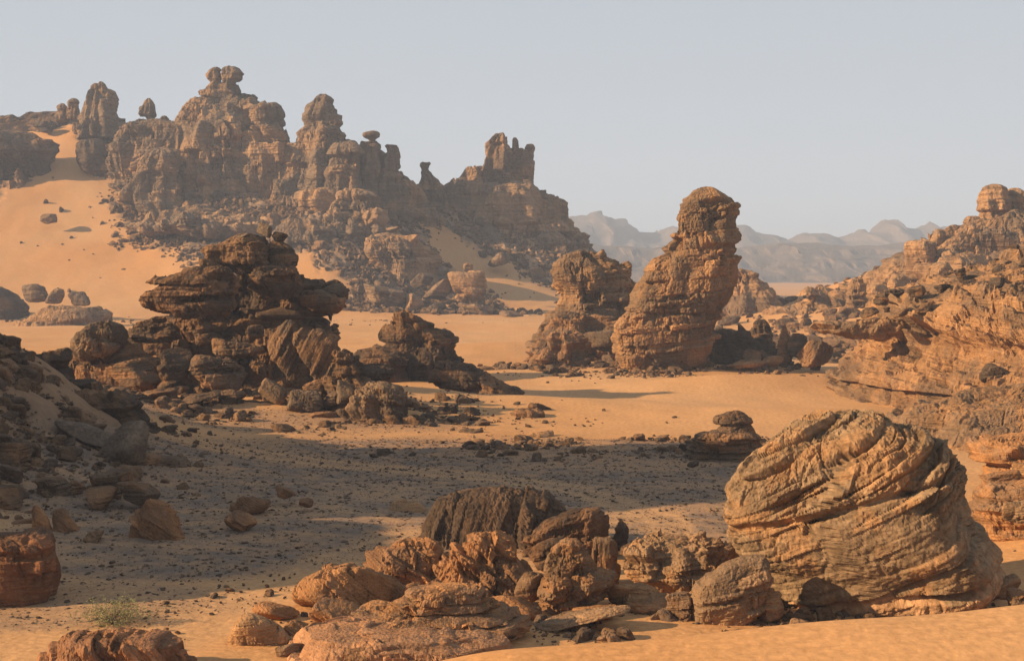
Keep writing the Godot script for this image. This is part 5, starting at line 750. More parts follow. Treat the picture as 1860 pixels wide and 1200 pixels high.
	["o", "cap_rock", "", "", "crag_range", "far", 62.8, [-1, 0, 4.87, 0, 0, 4.72, 0.86, -0.08, 5.34, 2.25, -0.07, 5.51, 4.32, 0.12, 5.34, 6.05, 0.3, 4.46, 7.77, 0.83, 2.54, 8.46, 0.92, 1.05], 0.9, 2.5, 38, 32, 0.2, 0.9, Vector3(-60.35, 58.89, -421), 0.0, 0.0],
	["o", "tower", "", "", "crag_range", "far", 89.4, [-6, 0, 18.39, 0, 0, 17.85, 5.19, 0.12, 15.67, 11.24, 0.33, 13.41, 17.28, 0.29, 11.41, 21.24, -0.38, 9.32, 24.69, -0.79, 7.14, 26.75, -0.61, 5.4, 28.13, -0.6, 4.88], 0.75, 2.5, 126, 110, 0.2, 0.9, Vector3(-59.47, 30.71, -419), 0.0, 0.0],
	["o", "tower", "", "", "crag_range", "far", 46.4, [-6, 0, 8.16, 0, 0, 7.92, 5.08, 0.28, 6.31, 7.95, 0.3, 5.28, 9.64, -0.2, 5.45, 10.99, 0.32, 5.28, 12.68, 1.35, 4.94, 15.38, 1.53, 4.6, 17.74, 1.54, 4.09, 18.75, 1.38, 2.9], 0.8, 2.5, 57, 67, 0.2, 0.9, Vector3(-52.4, 32.01, -410), 0.0, 0.0],
	["o", "mushroom_cap", "", "", "crag_range", "far", 93.8, [-1, 0, 1.6, 0, 0, 1.55, 0.68, -0.08, 0.95, 1.36, -0.16, 1.38, 2.05, -0.25, 2.67, 2.9, -0.41, 3.02, 3.75, -0.41, 2.67, 4.26, -0.32, 1.9], 0.9, 2.5, 28, 18, 0.1, 0.9, Vector3(-43.41, 51.58, -415), 0.0, 0.0],
	["o", "tower", "", "", "crag_range", "far", 34.5, [-6, 0, 6.23, 0, 0, 6.05, 6.01, 0.55, 4.84, 12.01, 1.09, 3.63, 17.15, 1.46, 2.94, 19.2, 1.39, 3.54, 20.91, 1.31, 3.46, 21.6, 1.23, 2.85], 0.8, 2.5, 43, 66, 0.2, 0.9, Vector3(-45.68, 31.44, -416), 0.0, 0.0],
	["o", "tower", "", "", "crag_range", "far", 49.2, [-6, 0, 6.69, 0, 0, 6.5, 5.85, -0.06, 5.72, 8.6, -0.74, 4.33, 11.7, -1.42, 3.29, 15.47, -1.06, 2.95, 17.88, -0.7, 2.25, 19.42, -1.21, 2.43, 20.11, -1.21, 2.08], 0.8, 2.5, 46, 64, 0.2, 0.9, Vector3(-36.71, 31.49, -417), 0.0, 0.0],
	["o", "foot_wall", "", "", "crag_range", "far_tan", 77.2, [-6, 0, 4.99, 0, 0, 4.85, 2.49, -0.23, 5.43, 5.81, -0.46, 6.01, 8.3, -0.03, 5.6, 9.96, 0.65, 3.76], 0.7, 2.5, 44, 46, 0.2, 0.9, Vector3(-58.48, 27.48, -402), 0.0, 0.0],
	["o", "foot_wall", "", "", "crag_range", "far", 65.4, [-6, 0, 8.97, 0, 0, 8.71, 4.12, -0.39, 8.29, 7.42, -0.54, 6.8, 9.06, -1.36, 3.98], 0.7, 2.5, 64, 53, 0.2, 0.9, Vector3(-45.89, 27.37, -399), 0.0, 0.0],
	["o", "spur", "", "", "crag_range", "far", 15.1, [-6, 0, 15.52, 0, 0, 15.07, 3.25, -2.02, 13.85, 6.5, -4.04, 11.81, 10.56, -6.46, 11, 14.61, -7.49, 8.31, 17.04, -8.45, 5.7], 0.6, 2.5, 114, 88, 0.2, 0.9, Vector3(-37.84, 12.5, -392), 0.0, 0.0],
	["o", "spur", "", "", "crag_range", "far_tan", 18.8, [-6, 0, 10.52, 0, 0, 10.21, 3.14, -0.15, 9.11, 5.8, 0.1, 9.35, 7.37, -0.44, 10.05, 9.4, -1.53, 9.9, 11.75, -3.09, 7.38, 13.63, -3.87, 4.71], 0.7, 2.5, 80, 69, 0.2, 0.9, Vector3(-30.62, 8.58, -378), 0.0, 0.0],
	["o", "spur", "", "", "crag_range", "far", 92.3, [-6, 0, 9.89, 0, 0, 9.6, 3.51, -1.17, 11.6, 7.98, -2.34, 12, 12.76, -1.51, 8, 15.14, -1.89, 4.4], 0.5, 2.5, 92, 76, 0.2, 0.9, Vector3(-59.14, 12.5, -385), 0.0, 0.0],
	["o", "ledge", "", "", "crag_range", "far", 66.3, [-6, 0, 14.41, 0, 0, 13.99, 2.46, -8.6, 20.99, 3.77, -10.22, 20.99, 5.73, -8.97, 18.1, 8.19, -8.12, 10.7, 10.31, -10.56, 3.29], 0.6, 2.5, 157, 92, 0.2, 0.9, Vector3(-84.59, 21.52, -396), 0.0, 0.0],
	["o", "dark_wall", "", "", "crag_range", "far_dark", 34.4, [-6, 0, 15.16, 0, 0, 14.72, 2.5, -0.31, 16.16, 6.42, -0.42, 15.98, 11.76, -1.22, 15.08, 16.2, -0.52, 15.71, 19.58, -0.46, 13.92, 21.71, -0.42, 10.32], 0.5, 2.5, 111, 91, 0.2, 0.9, Vector3(-166.06, 34.67, -432), 0.0, 0.0],
	["o", "ledge", "", "", "crag_range", "far_dark", 25.7, [-6, 0, 6.5, 0, 0, 6.31, 2.32, 1.83, 6.31, 3.93, 2.76, 7.22, 4.82, 2.77, 5.41], 0.5, 2.5, 49, 37, 0.2, 0.9, Vector3(-157.06, 49.26, -434), 0.0, 0.0],
	["o", "knob", "", "", "crag_range", "far_dark", 5.6, [-6, 0, 3.71, 0, 0, 3.6, 1.43, -0.34, 5.58, 4.46, -1.82, 5.67, 8.02, -3.11, 4.86, 10.69, -3.52, 3.87, 11.76, -3.77, 2.34], 0.8, 2.5, 38, 45, 0.2, 0.9, Vector3(-133.5, 42.93, -433), 0.0, 0.0],
	["o", "tower", "", "", "crag_range", "far", 19.8, [-6, 0, 7.74, 0, 0, 7.51, 2.23, 0.03, 6.39, 4.08, -0.04, 5.54, 5.56, 0.08, 5.07, 8.16, 0.4, 4.98, 10.38, 0.15, 4.13, 12.05, -0.57, 2.63, 13.16, -0.19, 1.5], 0.9, 2.5, 49, 50, 0.2, 0.9, Vector3(-139.67, 62.49, -452), 0.0, 0.0],
	["o", "knob", "", "", "crag_range", "far", 21.8, [-2, 0, 2.43, 0, 0, 2.36, 2.05, 0.03, 1.79, 3.91, 0.25, 1.6, 4.84, 0.35, 0.75], 0.9, 2.5, 28, 18, 0.2, 0.9, Vector3(-149.52, 65.69, -454), 0.0, 0.0],
	["o", "knob", "", "", "crag_range", "far", 1.1, [-2, 0, 2.43, 0, 0, 2.36, 1.68, -0.07, 1.89, 3.36, -0.04, 1.7, 4.11, -0.03, 0.76], 0.9, 2.5, 28, 18, 0.2, 0.9, Vector3(-153.63, 64.69, -455), 0.0, 0.0],
	["o", "hoodoo", "", "", "crag_range", "far", 66.3, [-4, 0, 5.27, 0, 0, 5.12, 2.21, -0.16, 3.07, 3.5, -0.23, 1.68, 4.23, -0.41, 2.61, 5.15, -0.68, 3.07, 6.62, -0.47, 2.7, 8.46, -0.36, 2.42, 9.93, -0.52, 1.68, 10.85, -0.51, 0.74], 0.9, 2.5, 33, 37, 0.2, 0.9, Vector3(-121.71, 59.47, -448), 0.0, 0.0],
	["o", "knob", "", "", "crag_range", "far", 29.1, [-3, 0, 1.91, 0, 0, 1.86, 1.47, 0.02, 1.49, 2.2, 0.03, 0.74], 0.9, 2.5, 28, 18, 0.2, 0.9, Vector3(-116.7, 61.94, -447), 0.0, 0.0],
	["o", "terrace", "", "", "crag_range", "far", 90.7, [-6, 0, 13.97, 0, 0, 13.56, 3.33, -0.24, 11.97, 5.18, 0.06, 9.82], 0.5, 2.5, 89, 53, 0.2, 0.9, Vector3(-121.36, 57.09, -450), 0.0, 0.0],
	["o", "skyline_ledge", "", "", "crag_range", "far_dark", 24.7, [-6, 0, 24.65, 0, 0, 23.93, 3.09, 3.45, 19.53, 5.02, 7.36, 13.67, 6.56, 11.27, 7.81], 0.4, 2.5, 151, 79, 0.2, 0.9, Vector3(-172.37, 61, -470), 0.0, 0.0],
	["o", "spire", "", "", "castle_crag", "far", 21.5, [-5, 0, 6.25, 0, 0, 6.07, 2.7, -0.08, 4.89, 4.14, -0.26, 3.62, 5.57, -0.71, 2.63, 7.37, -1.24, 2.08, 8.45, -1.69, 1.45, 9.53, -1.87, 1.99, 10.6, -1.68, 1.81, 11.32, -1.41, 1], 0.9, 2.5, 41, 43, 0.2, 0.9, Vector3(-26.81, 36.85, -436), 0.0, 0.0],
	["o", "keep", "", "", "castle_crag", "far_flute", 46.3, [-6, 0, 7.25, 0, 0, 7.03, 3.58, -0.18, 6.49, 8.05, -0.36, 5.95, 11.62, -0.17, 5.05, 14.3, -0.08, 4.24, 16.09, -0.17, 3.61, 17.87, 0.1, 2.98, 19.12, 0.73, 2.16, 20.01, 0.91, 0.72], 0.7, 2.8, 48, 63, 0.2, 0.9, Vector3(-4.49, 37.63, -434), 0.0, 0.0],
	["o", "spire", "", "", "castle_crag", "far_flute", 26.2, [-6, 0, 3.07, 0, 0, 2.98, 8.07, -0.18, 2.26, 12.36, -0.36, 1.54, 14.15, -0.36, 1.18, 15.94, -0.54, 1.18, 17.19, -0.72, 0.63], 0.9, 2.5, 28, 47, 0.2, 0.9, Vector3(1.53, 38.59, -435), 0.0, 0.0],
	["o", "spire", "", "", "castle_crag", "far_flute", 74, [-6, 0, 2.99, 0, 0, 2.9, 4.49, 0.54, 1.63, 6.29, 1.08, 1.45, 8.45, 1.35, 1.36, 10.96, 1.26, 1.45, 12.39, 1.35, 1.18, 13.29, 1.17, 1.72, 14.19, 1.07, 1.63, 15.08, 0.98, 0.82], 0.9, 2.5, 28, 43, 0.2, 0.9, Vector3(4.69, 38.65, -436), 0.0, 0.0],
	["o", "keep", "", "", "castle_crag", "far_flute", 62, [-6, 0, 7, 0, 0, 6.8, 3.96, 0.18, 6.07, 9.35, 0.63, 5.26, 13.65, 0.99, 4.53, 15.09, 0.81, 3.62], 0.6, 2.8, 46, 53, 0.2, 0.9, Vector3(1.35, 37.39, -436), 0.0, 0.0],
	["o", "wall", "", "", "castle_crag", "far", 14.6, [-6, 0, 19.69, 0, 0, 19.11, 4.16, -0.45, 16.84, 6.69, -1.63, 13.47, 9.04, -5.61, 6.55, 11.38, -6.52, 3.82, 13.01, -6.88, 2], 0.5, 2.5, 129, 83, 0.2, 0.9, Vector3(-6.35, 33.35, -438), 0.0, 0.0],
	["o", "wall", "", "", "castle_crag", "far", 8, [-6, 0, 17.49, 0, 0, 16.98, 3.56, -0.18, 15.01, 8, -0.89, 12.51, 11.55, -1.51, 10.46, 14.21, -2.67, 8.04], 0.6, 2.5, 117, 80, 0.2, 0.9, Vector3(0.89, 25.86, -430), 0.0, 0.0],
	["o", "wall", "", "", "castle_crag", "far_flute", 55.3, [-6, 0, 13.41, 0, 0, 13.02, 3.22, -2.69, 11.22, 6.8, -4.67, 10.14, 10.37, -6.56, 9.16, 13.94, -7.28, 8.44, 18.23, -7.19, 7.63, 20.72, -9.16, 4.76, 22.5, -9.43, 1.8], 0.5, 2.5, 89, 83, 0.2, 0.9, Vector3(17.48, 16.44, -432), 0.0, 0.0],
	["o", "spire", "", "", "castle_crag", "far_flute", 4.7, [-2, 0, 1.47, 0, 0, 1.43, 3.91, -0.01, 1.14, 6.04, -0.01, 0.86, 7.46, 0.08, 0.45], 0.9, 2.5, 28, 20, 0.2, 0.9, Vector3(12.47, 29.59, -430), 0.0, 0.0],
	["o", "spire", "", "", "castle_crag", "far_flute", 15.6, [-2, 0, 1.47, 0, 0, 1.43, 3.91, -0.01, 1.14, 6.04, -0.01, 0.86, 7.46, 0.08, 0.45], 0.9, 2.5, 28, 20, 0.2, 0.9, Vector3(14.61, 28.88, -430), 0.0, 0.0],
	["o", "spire", "", "", "castle_crag", "far_flute", 56, [-2, 0, 1.29, 0, 0, 1.25, 3.91, -0.01, 1, 6.04, -0.01, 0.75, 7.46, 0.08, 0.45], 0.9, 2.5, 28, 19, 0.2, 0.9, Vector3(16.75, 27.81, -430), 0.0, 0.0],
	["o", "spire", "", "", "castle_crag", "far_flute", 22.8, [-2, 0, 1.1, 0, 0, 1.07, 3.91, 0, 0.86, 6.04, -0.01, 0.64, 7.46, 0.08, 0.45], 0.9, 2.5, 28, 19, 0.2, 0.9, Vector3(10.69, 31.01, -430), 0.0, 0.0],
	["o", "flank", "", "", "castle_crag", "far", 77.9, [-6, 0, 12.46, 0, 0, 12.1, 3.55, 0.17, 10.5, 6.04, 0.16, 8.72, 8.34, -0.73, 6.05, 11.89, -2.61, 3.29, 15.43, -2.97, 1.16], 0.6, 2.5, 84, 69, 0.2, 0.9, Vector3(24.53, 8.59, -428), 0.0, 0.0],
	["o", "flank", "", "", "castle_crag", "far", 91.8, [-6, 0, 10.79, 0, 0, 10.47, 5.22, -1.32, 8.29, 10.44, -3.07, 4.8, 13.92, -3.94, 2.18], 0.5, 2.5, 74, 64, 0.2, 0.9, Vector3(15.7, 10.76, -420), 0.0, 0.0],
	["b", "foothill_boulder", "big rounded boulder at the sandy foot of the crag range", "", "", "far_round", 89.4, Vector3(6.05, 2.7, 4.35), 8, 15, 69, 41, -8, 0, Vector3(-33.86, 5.49, -352)],
	["b", "foothill_boulder", "pale pointed boulder beside the big rounded boulder", "", "", "far_tan", 24.4, Vector3(2.69, 2.33, 2.42), 8, 15, 30, 20, 0, 0, Vector3(-25.68, 4.07, -350)],
	["b", "foothill_boulder", "dark rock below the crag range's spur", "", "", "far_round", 35.2, Vector3(3.33, 1.93, 2.39), 8, 15, 38, 23, 10, 0, Vector3(-24.66, 9.72, -362)],
	["b", "foothill_boulder", "tan angular rock pile on the foot of the sandy saddle", "", "", "far_tan", 10.9, Vector3(5, 4.86, 4.5), 8, 15, 54, 32, 0, 0, Vector3(-12.35, 7.36, -354)],
	["b", "foothill_boulder", "slanted grey stone between two foothill rocks", "", "", "far_round", 23.5, Vector3(4.21, 2.31, 3.03), 8, 15, 41, 24, 40, 0, Vector3(-19.47, 6.61, -355)],
	["b", "foothill_boulder", "low dark stone strip in front of the foothill rocks", "", "", "far_round", 78.6, Vector3(4.92, 1.66, 3.54), 8, 15, 55, 33, -6, 0, Vector3(-9.4, 1.95, -348)],
	["b", "foothill_boulder", "smooth grey boulder on the sandy saddle slope", "", "", "far_round", 61.2, Vector3(3.28, 2.13, 2.96), 8, 15, 31, 20, 0, 0, Vector3(-3.93, 15.61, -395)],
	["b", "foothill_boulder", "upright finger stone on the saddle's lower sand", "", "", "far_tan", 87.5, Vector3(1.38, 1.22, 0.99), 8, 15, 30, 20, 90, 0, Vector3(-12.22, 12.96, -368)],
	["b", "foothill_boulder", "low brown outcrop on the sand flat below the saddle", "", "", "far_tan", 99.8, Vector3(3.94, 1.94, 3.55), 8, 15, 43, 26, 0, 0, Vector3(-0.36, -0.18, -345)],
	["b", "sand_boulder", "widest dark grey boulder at the foot of the sand slope", "dark boulders at the foot of the sand slope", "", "far_round", 45.1, Vector3(4.11, 2.19, 3.5), 8, 7, 47, 28, 0, 0, Vector3(-119.02, 6.75, -330)],
	["b", "sand_boulder", "round dark boulder touching the widest one at the sand slope", "dark boulders at the foot of the sand slope", "", "far_round", 92.2, Vector3(2.45, 1.91, 2.09), 8, 7, 30, 20, 0, 0, Vector3(-113.14, 5.96, -328)],
	["b", "sand_boulder", "dark boulder set apart at the foot of the sand slope", "dark boulders at the foot of the sand slope", "", "far_round", 49.4, Vector3(2.98, 1.9, 2.53), 8, 7, 35, 21, 0, 0, Vector3(-106.22, 5.46, -326)],
	["o", "low_outcrop", "low reddish outcrop on the flat sand before the dark boulders", "", "", "far_tan", 55, [-2, 0, 10.92, 0, 0, 10.6, 1.5, 0.34, 9.66, 3, 0.05, 6.86, 4.24, -0.56, 2.49], 0.5, 2.5, 97, 52, 0.12, 0.9, Vector3(-101.71, 0.03, -300), 0.0, 0.0],
	["o", "low_outcrop", "dark low ridge end at the edge of the sand slope", "", "", "far_dark", 87.5, [-3, 0, 10.76, 0, 0, 10.44, 2.09, -0.8, 9.61, 4.18, -1.32, 7.66, 5.85, -1.98, 5.57], 0.5, 2.5, 85, 51, 0.12, 0.9, Vector3(-133.01, 2.76, -335), 0.0, 0.0],
	["b", "sand_stone", "small twin stones alone on the big sand slope", "", "", "far_round", 77.4, Vector3(2.48, 1.49, 2.11), 8, 15, 30, 20, 0, 0, Vector3(-139.06, 27.82, -398)],
	["b", "sand_stone", "single dark stone on the upper sand slope", "", "", "far_dark", 32.4, Vector3(1.88, 1.88, 1.69), 8, 15, 30, 20, 0, 0, Vector3(-147.54, 60.26, -452)],
	["b", "sand_stone", "dark low stones on the upper sand slope near the edge", "", "", "far_dark", 57.3, Vector3(3.21, 1.89, 2.73), 8, 15, 30, 20, 0, 0, Vector3(-159.98, 60.95, -455)]]

var THINGS := [
	["crag_range", "tall sandstone crag range crowned by twin balanced boulders", "crag", Vector3(-78.58, 0.29, -420)],
	["castle_crag", "crag like a ruined castle with slim spires above a sandy saddle", "crag", Vector3(-1.79, 0, -430)]]

func tilted(deg: float, towards := 0.0) -> Vector3:
	return Vector3(-sin(deg_to_rad(deg)), cos(deg_to_rad(deg)), towards).normalized()

func make_styles() -> void:
	var tan_ := Color(0.44, 0.27, 0.145); var grey_tan := Color(0.27, 0.195, 0.13)
	var brown := Color(0.3, 0.175, 0.095); var dark := Color(0.135, 0.095, 0.07)
	var grey := Color(0.21, 0.165, 0.125); var pink := Color(0.47, 0.27, 0.155)
	styles = {
		"giant": style(1.1, {"light": Color(0.44, 0.275, 0.15), "dark": Color(0.31, 0.225, 0.145), "varnish": 0.62, "turn": 31.0, "bed": tilted(31.0, 0.1), "wave": 0.1, "th": 0.62, "ledge": 0.9, "groove": 1.9, "block": 0.6, "crack": 0.6, "lump": 0.8, "ribs": [-0.12, 0.99, 0.0, 5.2, 0.4], "fresh": [-0.2, 0.97, 0.0, 1.5, Color(0.62, 0.39, 0.225)],
			"notch": [[-0.2, 0.97, 0.0, 1.6, 0.16, 0.6], [-0.3, 0.95, 0.0, 5.3, 0.12, 0.45], [-0.5, 0.86, 0.0, 1.6, 0.1, 0.35]], "rough": 0.9, "calm": 0.3}),
		"near_pale": style(0.8, {"light": tan_, "dark": Color(0.31, 0.21, 0.13), "varnish": 0.45, "turn": 6.0, "bed": tilted(6.0), "ledge": 0.9, "groove": 1.0, "block": 1.3, "lump": 0.4, "crack": 1.1}),
		"near_pink": style(0.8, {"light": pink, "dark": Color(0.37, 0.225, 0.14), "varnish": 0.3, "turn": -8.0, "bed": tilted(-8.0), "ledge": 0.8, "block": 0.8, "lump": 0.3, "crack": 0.5, "rough": 0.5, "calm": 0.5}),
		"near_red": style(0.7, {"light": Color(0.42, 0.22, 0.115), "dark": Color(0.27, 0.15, 0.09), "varnish": 0.4, "turn": -52.0, "bed": tilted(-52.0), "ledge": 1.3, "groove": 1.3, "block": 1.1, "lump": 0.3, "calm": 0.4}),
		"near_rough": style(0.75, {"light": brown, "dark": Color(0.23, 0.155, 0.1), "varnish": 0.55, "turn": 12.0, "bed": tilted(12.0), "ledge": 1.2, "block": 1.6, "lump": 0.25, "crack": 1.2}),
		"near_column": style(0.5, {"light": brown, "dark": Color(0.18, 0.125, 0.085), "turn": 84.0, "bed": tilted(84.0), "ledge": 1.6, "groove": 1.8, "th": 0.9}),
		"near_grey": style(0.8, {"light": Color(0.38, 0.25, 0.15), "dark": Color(0.27, 0.19, 0.125), "turn": 14.0, "bed": tilted(14.0), "ledge": 0.7, "groove": 0.4, "block": 0.9, "crack": 0.9}),
		"near_dark": style(0.9, {"light": Color(0.21, 0.125, 0.075), "dark": Color(0.1, 0.072, 0.055), "turn": 18.0, "bed": tilted(18.0), "ledge": 1.1, "block": 1.5}),
		"near_smooth": style(1.0, {"light": Color(0.17, 0.115, 0.08), "dark": Color(0.105, 0.078, 0.06), "varnish": 0.6, "turn": 72.0, "bed": tilted(72.0), "ledge": 0.5, "groove": 0.4, "block": 0.6, "crack": 0.6, "lump": 0.5}),
		"near_brown": style(0.9, {"light": Color(0.41, 0.22, 0.108), "dark": Color(0.25, 0.148, 0.088), "turn": -30.0, "bed": tilted(-30.0), "ledge": 0.8, "groove": 0.6, "block": 1.6, "lump": 0.3, "crack": 1.3, "rough": 1.0, "wave": 0.15}),
		"near_split": style(1.0, {"light": Color(0.42, 0.23, 0.112), "dark": Color(0.27, 0.165, 0.1), "turn": -42.0, "bed": tilted(-42.0), "ledge": 0.8, "groove": 1.5, "block": 1.2, "crack": 0.9, "lump": 0.2}),
		"near_layer": style(0.7, {"light": Color(0.46, 0.255, 0.125), "dark": Color(0.29, 0.185, 0.115), "varnish": 0.45, "turn": 6.0, "bed": tilted(6.0, 0.1), "th": 0.8, "ledge": 1.5, "groove": 1.6, "block": 1.4, "lump": 0.2, "crack": 0.8, "wave": 0.12, "calm": 0.5}),
		"near_block": style(0.9, {"light": Color(0.27, 0.135, 0.075), "dark": Color(0.16, 0.095, 0.062), "turn": 1.0, "bed": tilted(1.0), "th": 1.3, "ledge": 1.0, "groove": 1.6, "crack": 1.5}),
		"mid_grey": style(1.6, {"light": Color(0.24, 0.185, 0.14), "dark": Color(0.185, 0.145, 0.112), "turn": 20.0, "bed": tilted(20.0), "ledge": 0.3, "groove": 0.3, "block": 0.5, "crack": 0.6, "lump": 0.6}),
		"mid_brown": style(1.6, {"light": Color(0.31, 0.185, 0.105), "dark": Color(0.17, 0.12, 0.085), "turn": 4.0, "bed": tilted(4.0), "ledge": 1.4, "lump": 0.5, "block": 1.5, "crack": 1.4}),
		"mid_dark": style(1.7, {"light": Color(0.235, 0.145, 0.085), "dark": Color(0.105, 0.078, 0.06), "varnish": 0.6, "turn": 4.0, "bed": tilted(4.0), "ledge": 1.7, "groove": 1.3, "th": 1.0, "lump": 0.5, "block": 1.5, "crack": 1.4}),
		"mid_slab": style(1.8, {"light": Color(0.25, 0.15, 0.088), "dark": Color(0.12, 0.088, 0.066), "varnish": 0.55, "turn": 2.0, "bed": tilted(2.0), "ledge": 1.4, "groove": 1.1, "block": 1.5, "crack": 1.4, "th": 1.0}),
		"mid_round": style(1.6, {"light": Color(0.27, 0.19, 0.125), "dark": Color(0.165, 0.125, 0.093), "varnish": 0.6, "turn": -20.0, "bed": tilted(-20.0), "ledge": 0.8, "rough": 1.5}),
		"mid_rib": style(1.5, {"light": Color(0.31, 0.19, 0.11), "dark": Color(0.155, 0.115, 0.085), "turn": 62.0, "bed": tilted(62.0), "ledge": 1.1, "groove": 1.4}),
		"mid_tan": style(2.0, {"light": tan_, "dark": Color(0.255, 0.175, 0.115), "varnish": 0.45, "turn": 3.0, "bed": tilted(3.0), "ledge": 1.2, "groove": 1.2, "block": 1.5, "crack": 1.4}),
		"mid_cake": style(1.6, {"light": brown, "dark": Color(0.16, 0.112, 0.08), "turn": 0.0, "bed": tilted(0.0), "ledge": 1.2, "groove": 1.2, "block": 1.3, "lump": 0.4, "calm": 0.3, "crack": 1.2}),
		"pinnacle": style(1.9, {"light": Color(0.39, 0.235, 0.125), "dark": Color(0.235, 0.16, 0.1), "varnish": 0.5, "turn": 6.0, "bed": tilted(6.0, 0.05), "ledge": 0.75, "groove": 1.2, "block": 1.0, "crack": 1.0, "notch": [[0.02, 1.0, 0.0, 7.0, 0.16, 0.35]], "lump": 0.7}),
		"slope": style(2.0, {"light": Color(0.4, 0.24, 0.128), "dark": Color(0.235, 0.16, 0.105), "varnish": 0.5, "turn": -16.0, "bed": tilted(-16.0, 0.1), "ledge": 1.5, "groove": 2.0, "crack": 1.6, "block": 1.0, "lump": 0.6}),
		"slope_low": style(1.5, {"light": Color(0.4, 0.24, 0.128), "dark": Color(0.27, 0.185, 0.12), "varnish": 0.42, "turn": 4.0, "bed": tilted(4.0, 0.1), "ledge": 1.2, "groove": 1.5, "crack": 1.6, "block": 0.7, "lump": 0.6}),
		"far_wall": style(4.6, {"light": Color(0.35, 0.235, 0.145), "dark": Color(0.2, 0.152, 0.112), "varnish": 0.55, "turn": 1.0, "bed": tilted(1.0), "th": 2.2, "ledge": 1.3, "groove": 1.4, "block": 1.5, "crack": 1.6, "flute": 3.0, "lump": 1.4}),
		"far_ridge": style(3.4, {"light": Color(0.37, 0.235, 0.135), "dark": Color(0.2, 0.148, 0.106), "varnish": 0.5, "turn": 2.0, "bed": tilted(2.0), "th": 1.6, "ledge": 1.8, "groove": 1.6, "block": 2.4, "crack": 1.8, "lump": 1.8}),
		"mid_band": style(2.0, {"light": Color(0.4, 0.25, 0.135), "dark": Color(0.225, 0.155, 0.102), "varnish": 0.6, "turn": 3.0, "bed": tilted(3.0), "ledge": 1.2, "groove": 1.2, "block": 1.5, "crack": 1.4}),
		"far": style(4.6, {"light": Color(0.35, 0.235, 0.145), "dark": Color(0.2, 0.152, 0.112), "varnish": 0.6, "turn": 1.0, "bed": tilted(1.0), "th": 2.0, "ledge": 1.3, "groove": 1.2, "block": 1.2, "crack": 1.4, "flute": 1.4}),
		"far_flute": style(4.2, {"light": Color(0.33, 0.215, 0.13), "dark": Color(0.17, 0.122, 0.09), "turn": 1.0, "bed": tilted(1.0), "ledge": 0.7, "groove": 0.7, "block": 1.0, "flute": 2.4, "th": 2.2}),
		"far_tan": style(3.6, {"light": Color(0.4, 0.255, 0.145), "dark": Color(0.225, 0.16, 0.112), "varnish": 0.45, "turn": 2.0, "bed": tilted(2.0), "ledge": 1.3, "groove": 1.2, "block": 1.2, "th": 2.0, "crack": 1.4}),
		"far_dark": style(4.4, {"light": Color(0.26, 0.17, 0.11), "dark": Color(0.13, 0.1, 0.078), "varnish": 0.6, "turn": 1.0, "bed": tilted(1.0), "ledge": 1.3, "groove": 1.2, "th": 2.0, "block": 1.2, "crack": 1.4}),
		"far_round": style(3.2, {"light": Color(0.29, 0.205, 0.135), "dark": Color(0.175, 0.132, 0.1), "varnish": 0.6, "turn": -15.0, "bed": tilted(-15.0), "ledge": 0.7, "groove": 0.8}),
		"stone": style(0.5, {"light": Color(0.95, 0.9, 0.85), "dark": Color(0.7, 0.7, 0.7), "ledge": 0.8}),
	}

func material_for(s: String) -> StandardMaterial3D:
	if s == "giant" or s == "near_smooth" or s == "mid_round" or s == "mid_grey": return pitted
	if s.begins_with("near"): return rock_near
	return rock_far if s.begins_with("far") else rock_mid

var stones: Array = []
var stone_mat: StandardMaterial3D
var pitted: StandardMaterial3D
var sheet_rock: StandardMaterial3D

func tinted(c: Color) -> StandardMaterial3D:
	var m: StandardMaterial3D = stone_mat.duplicate()
	m.albedo_color = c.linear_to_srgb()
	return m

# Many small stones in one mass: places is a list of [position, size, tint].
func stone_field(called: String, label: String, places: Array, flat: float, seed_: int) -> void:
	var rng := RandomNumberGenerator.new()
	rng.seed = seed_
	var mm := MultiMesh.new()
	mm.transform_format = MultiMesh.TRANSFORM_3D
	mm.use_colors = true
	mm.mesh = stones[seed_ % stones.size()]
	mm.instance_count = places.size()
	for k in places.size():
		var p: Array = places[k]
		var s: float = p[1]
		var b := Basis(Vector3.UP, rng.randf() * TAU) * Basis(Vector3.RIGHT, rng.randfn() * 0.22) * Basis.from_scale(Vector3(s * rng.randf_range(0.7, 1.3), s * flat * rng.randf_range(0.6, 1.3), s * rng.randf_range(0.6, 1.1)))
		mm.set_instance_transform(k, Transform3D(b, p[0] + Vector3(0, s * flat * 0.2, 0)))
		mm.set_instance_color(k, p[2])
	var o := MultiMeshInstance3D.new()
	o.multimesh = mm
	o.material_override = stone_mat
	o.name = numbered(called)
	add_child(o)
	tag(o, label, "stones", "", "stuff")

# Single boulders that can be told apart, copies of a few shapes.
func loose(called: String, label: String, group: String, at: Vector3, size: Vector3, rng: RandomNumberGenerator, mats: Array) -> void:
	var o := MeshInstance3D.new()
	o.mesh = stones[rng.randi() % stones.size()]
	o.material_override = mats[rng.randi() % mats.size()]
	o.name = numbered(called)
	add_child(o)
	o.transform = Transform3D(Basis(Vector3.UP, rng.randf() * TAU) * Basis(Vector3.RIGHT, rng.randfn() * 0.25) * Basis.from_scale(size), at)
	tag(o, label, "boulder", group, "thing")

func on_ground(x: float, d: float) -> Vector3:
	return Vector3(x, height(x, d), -d)

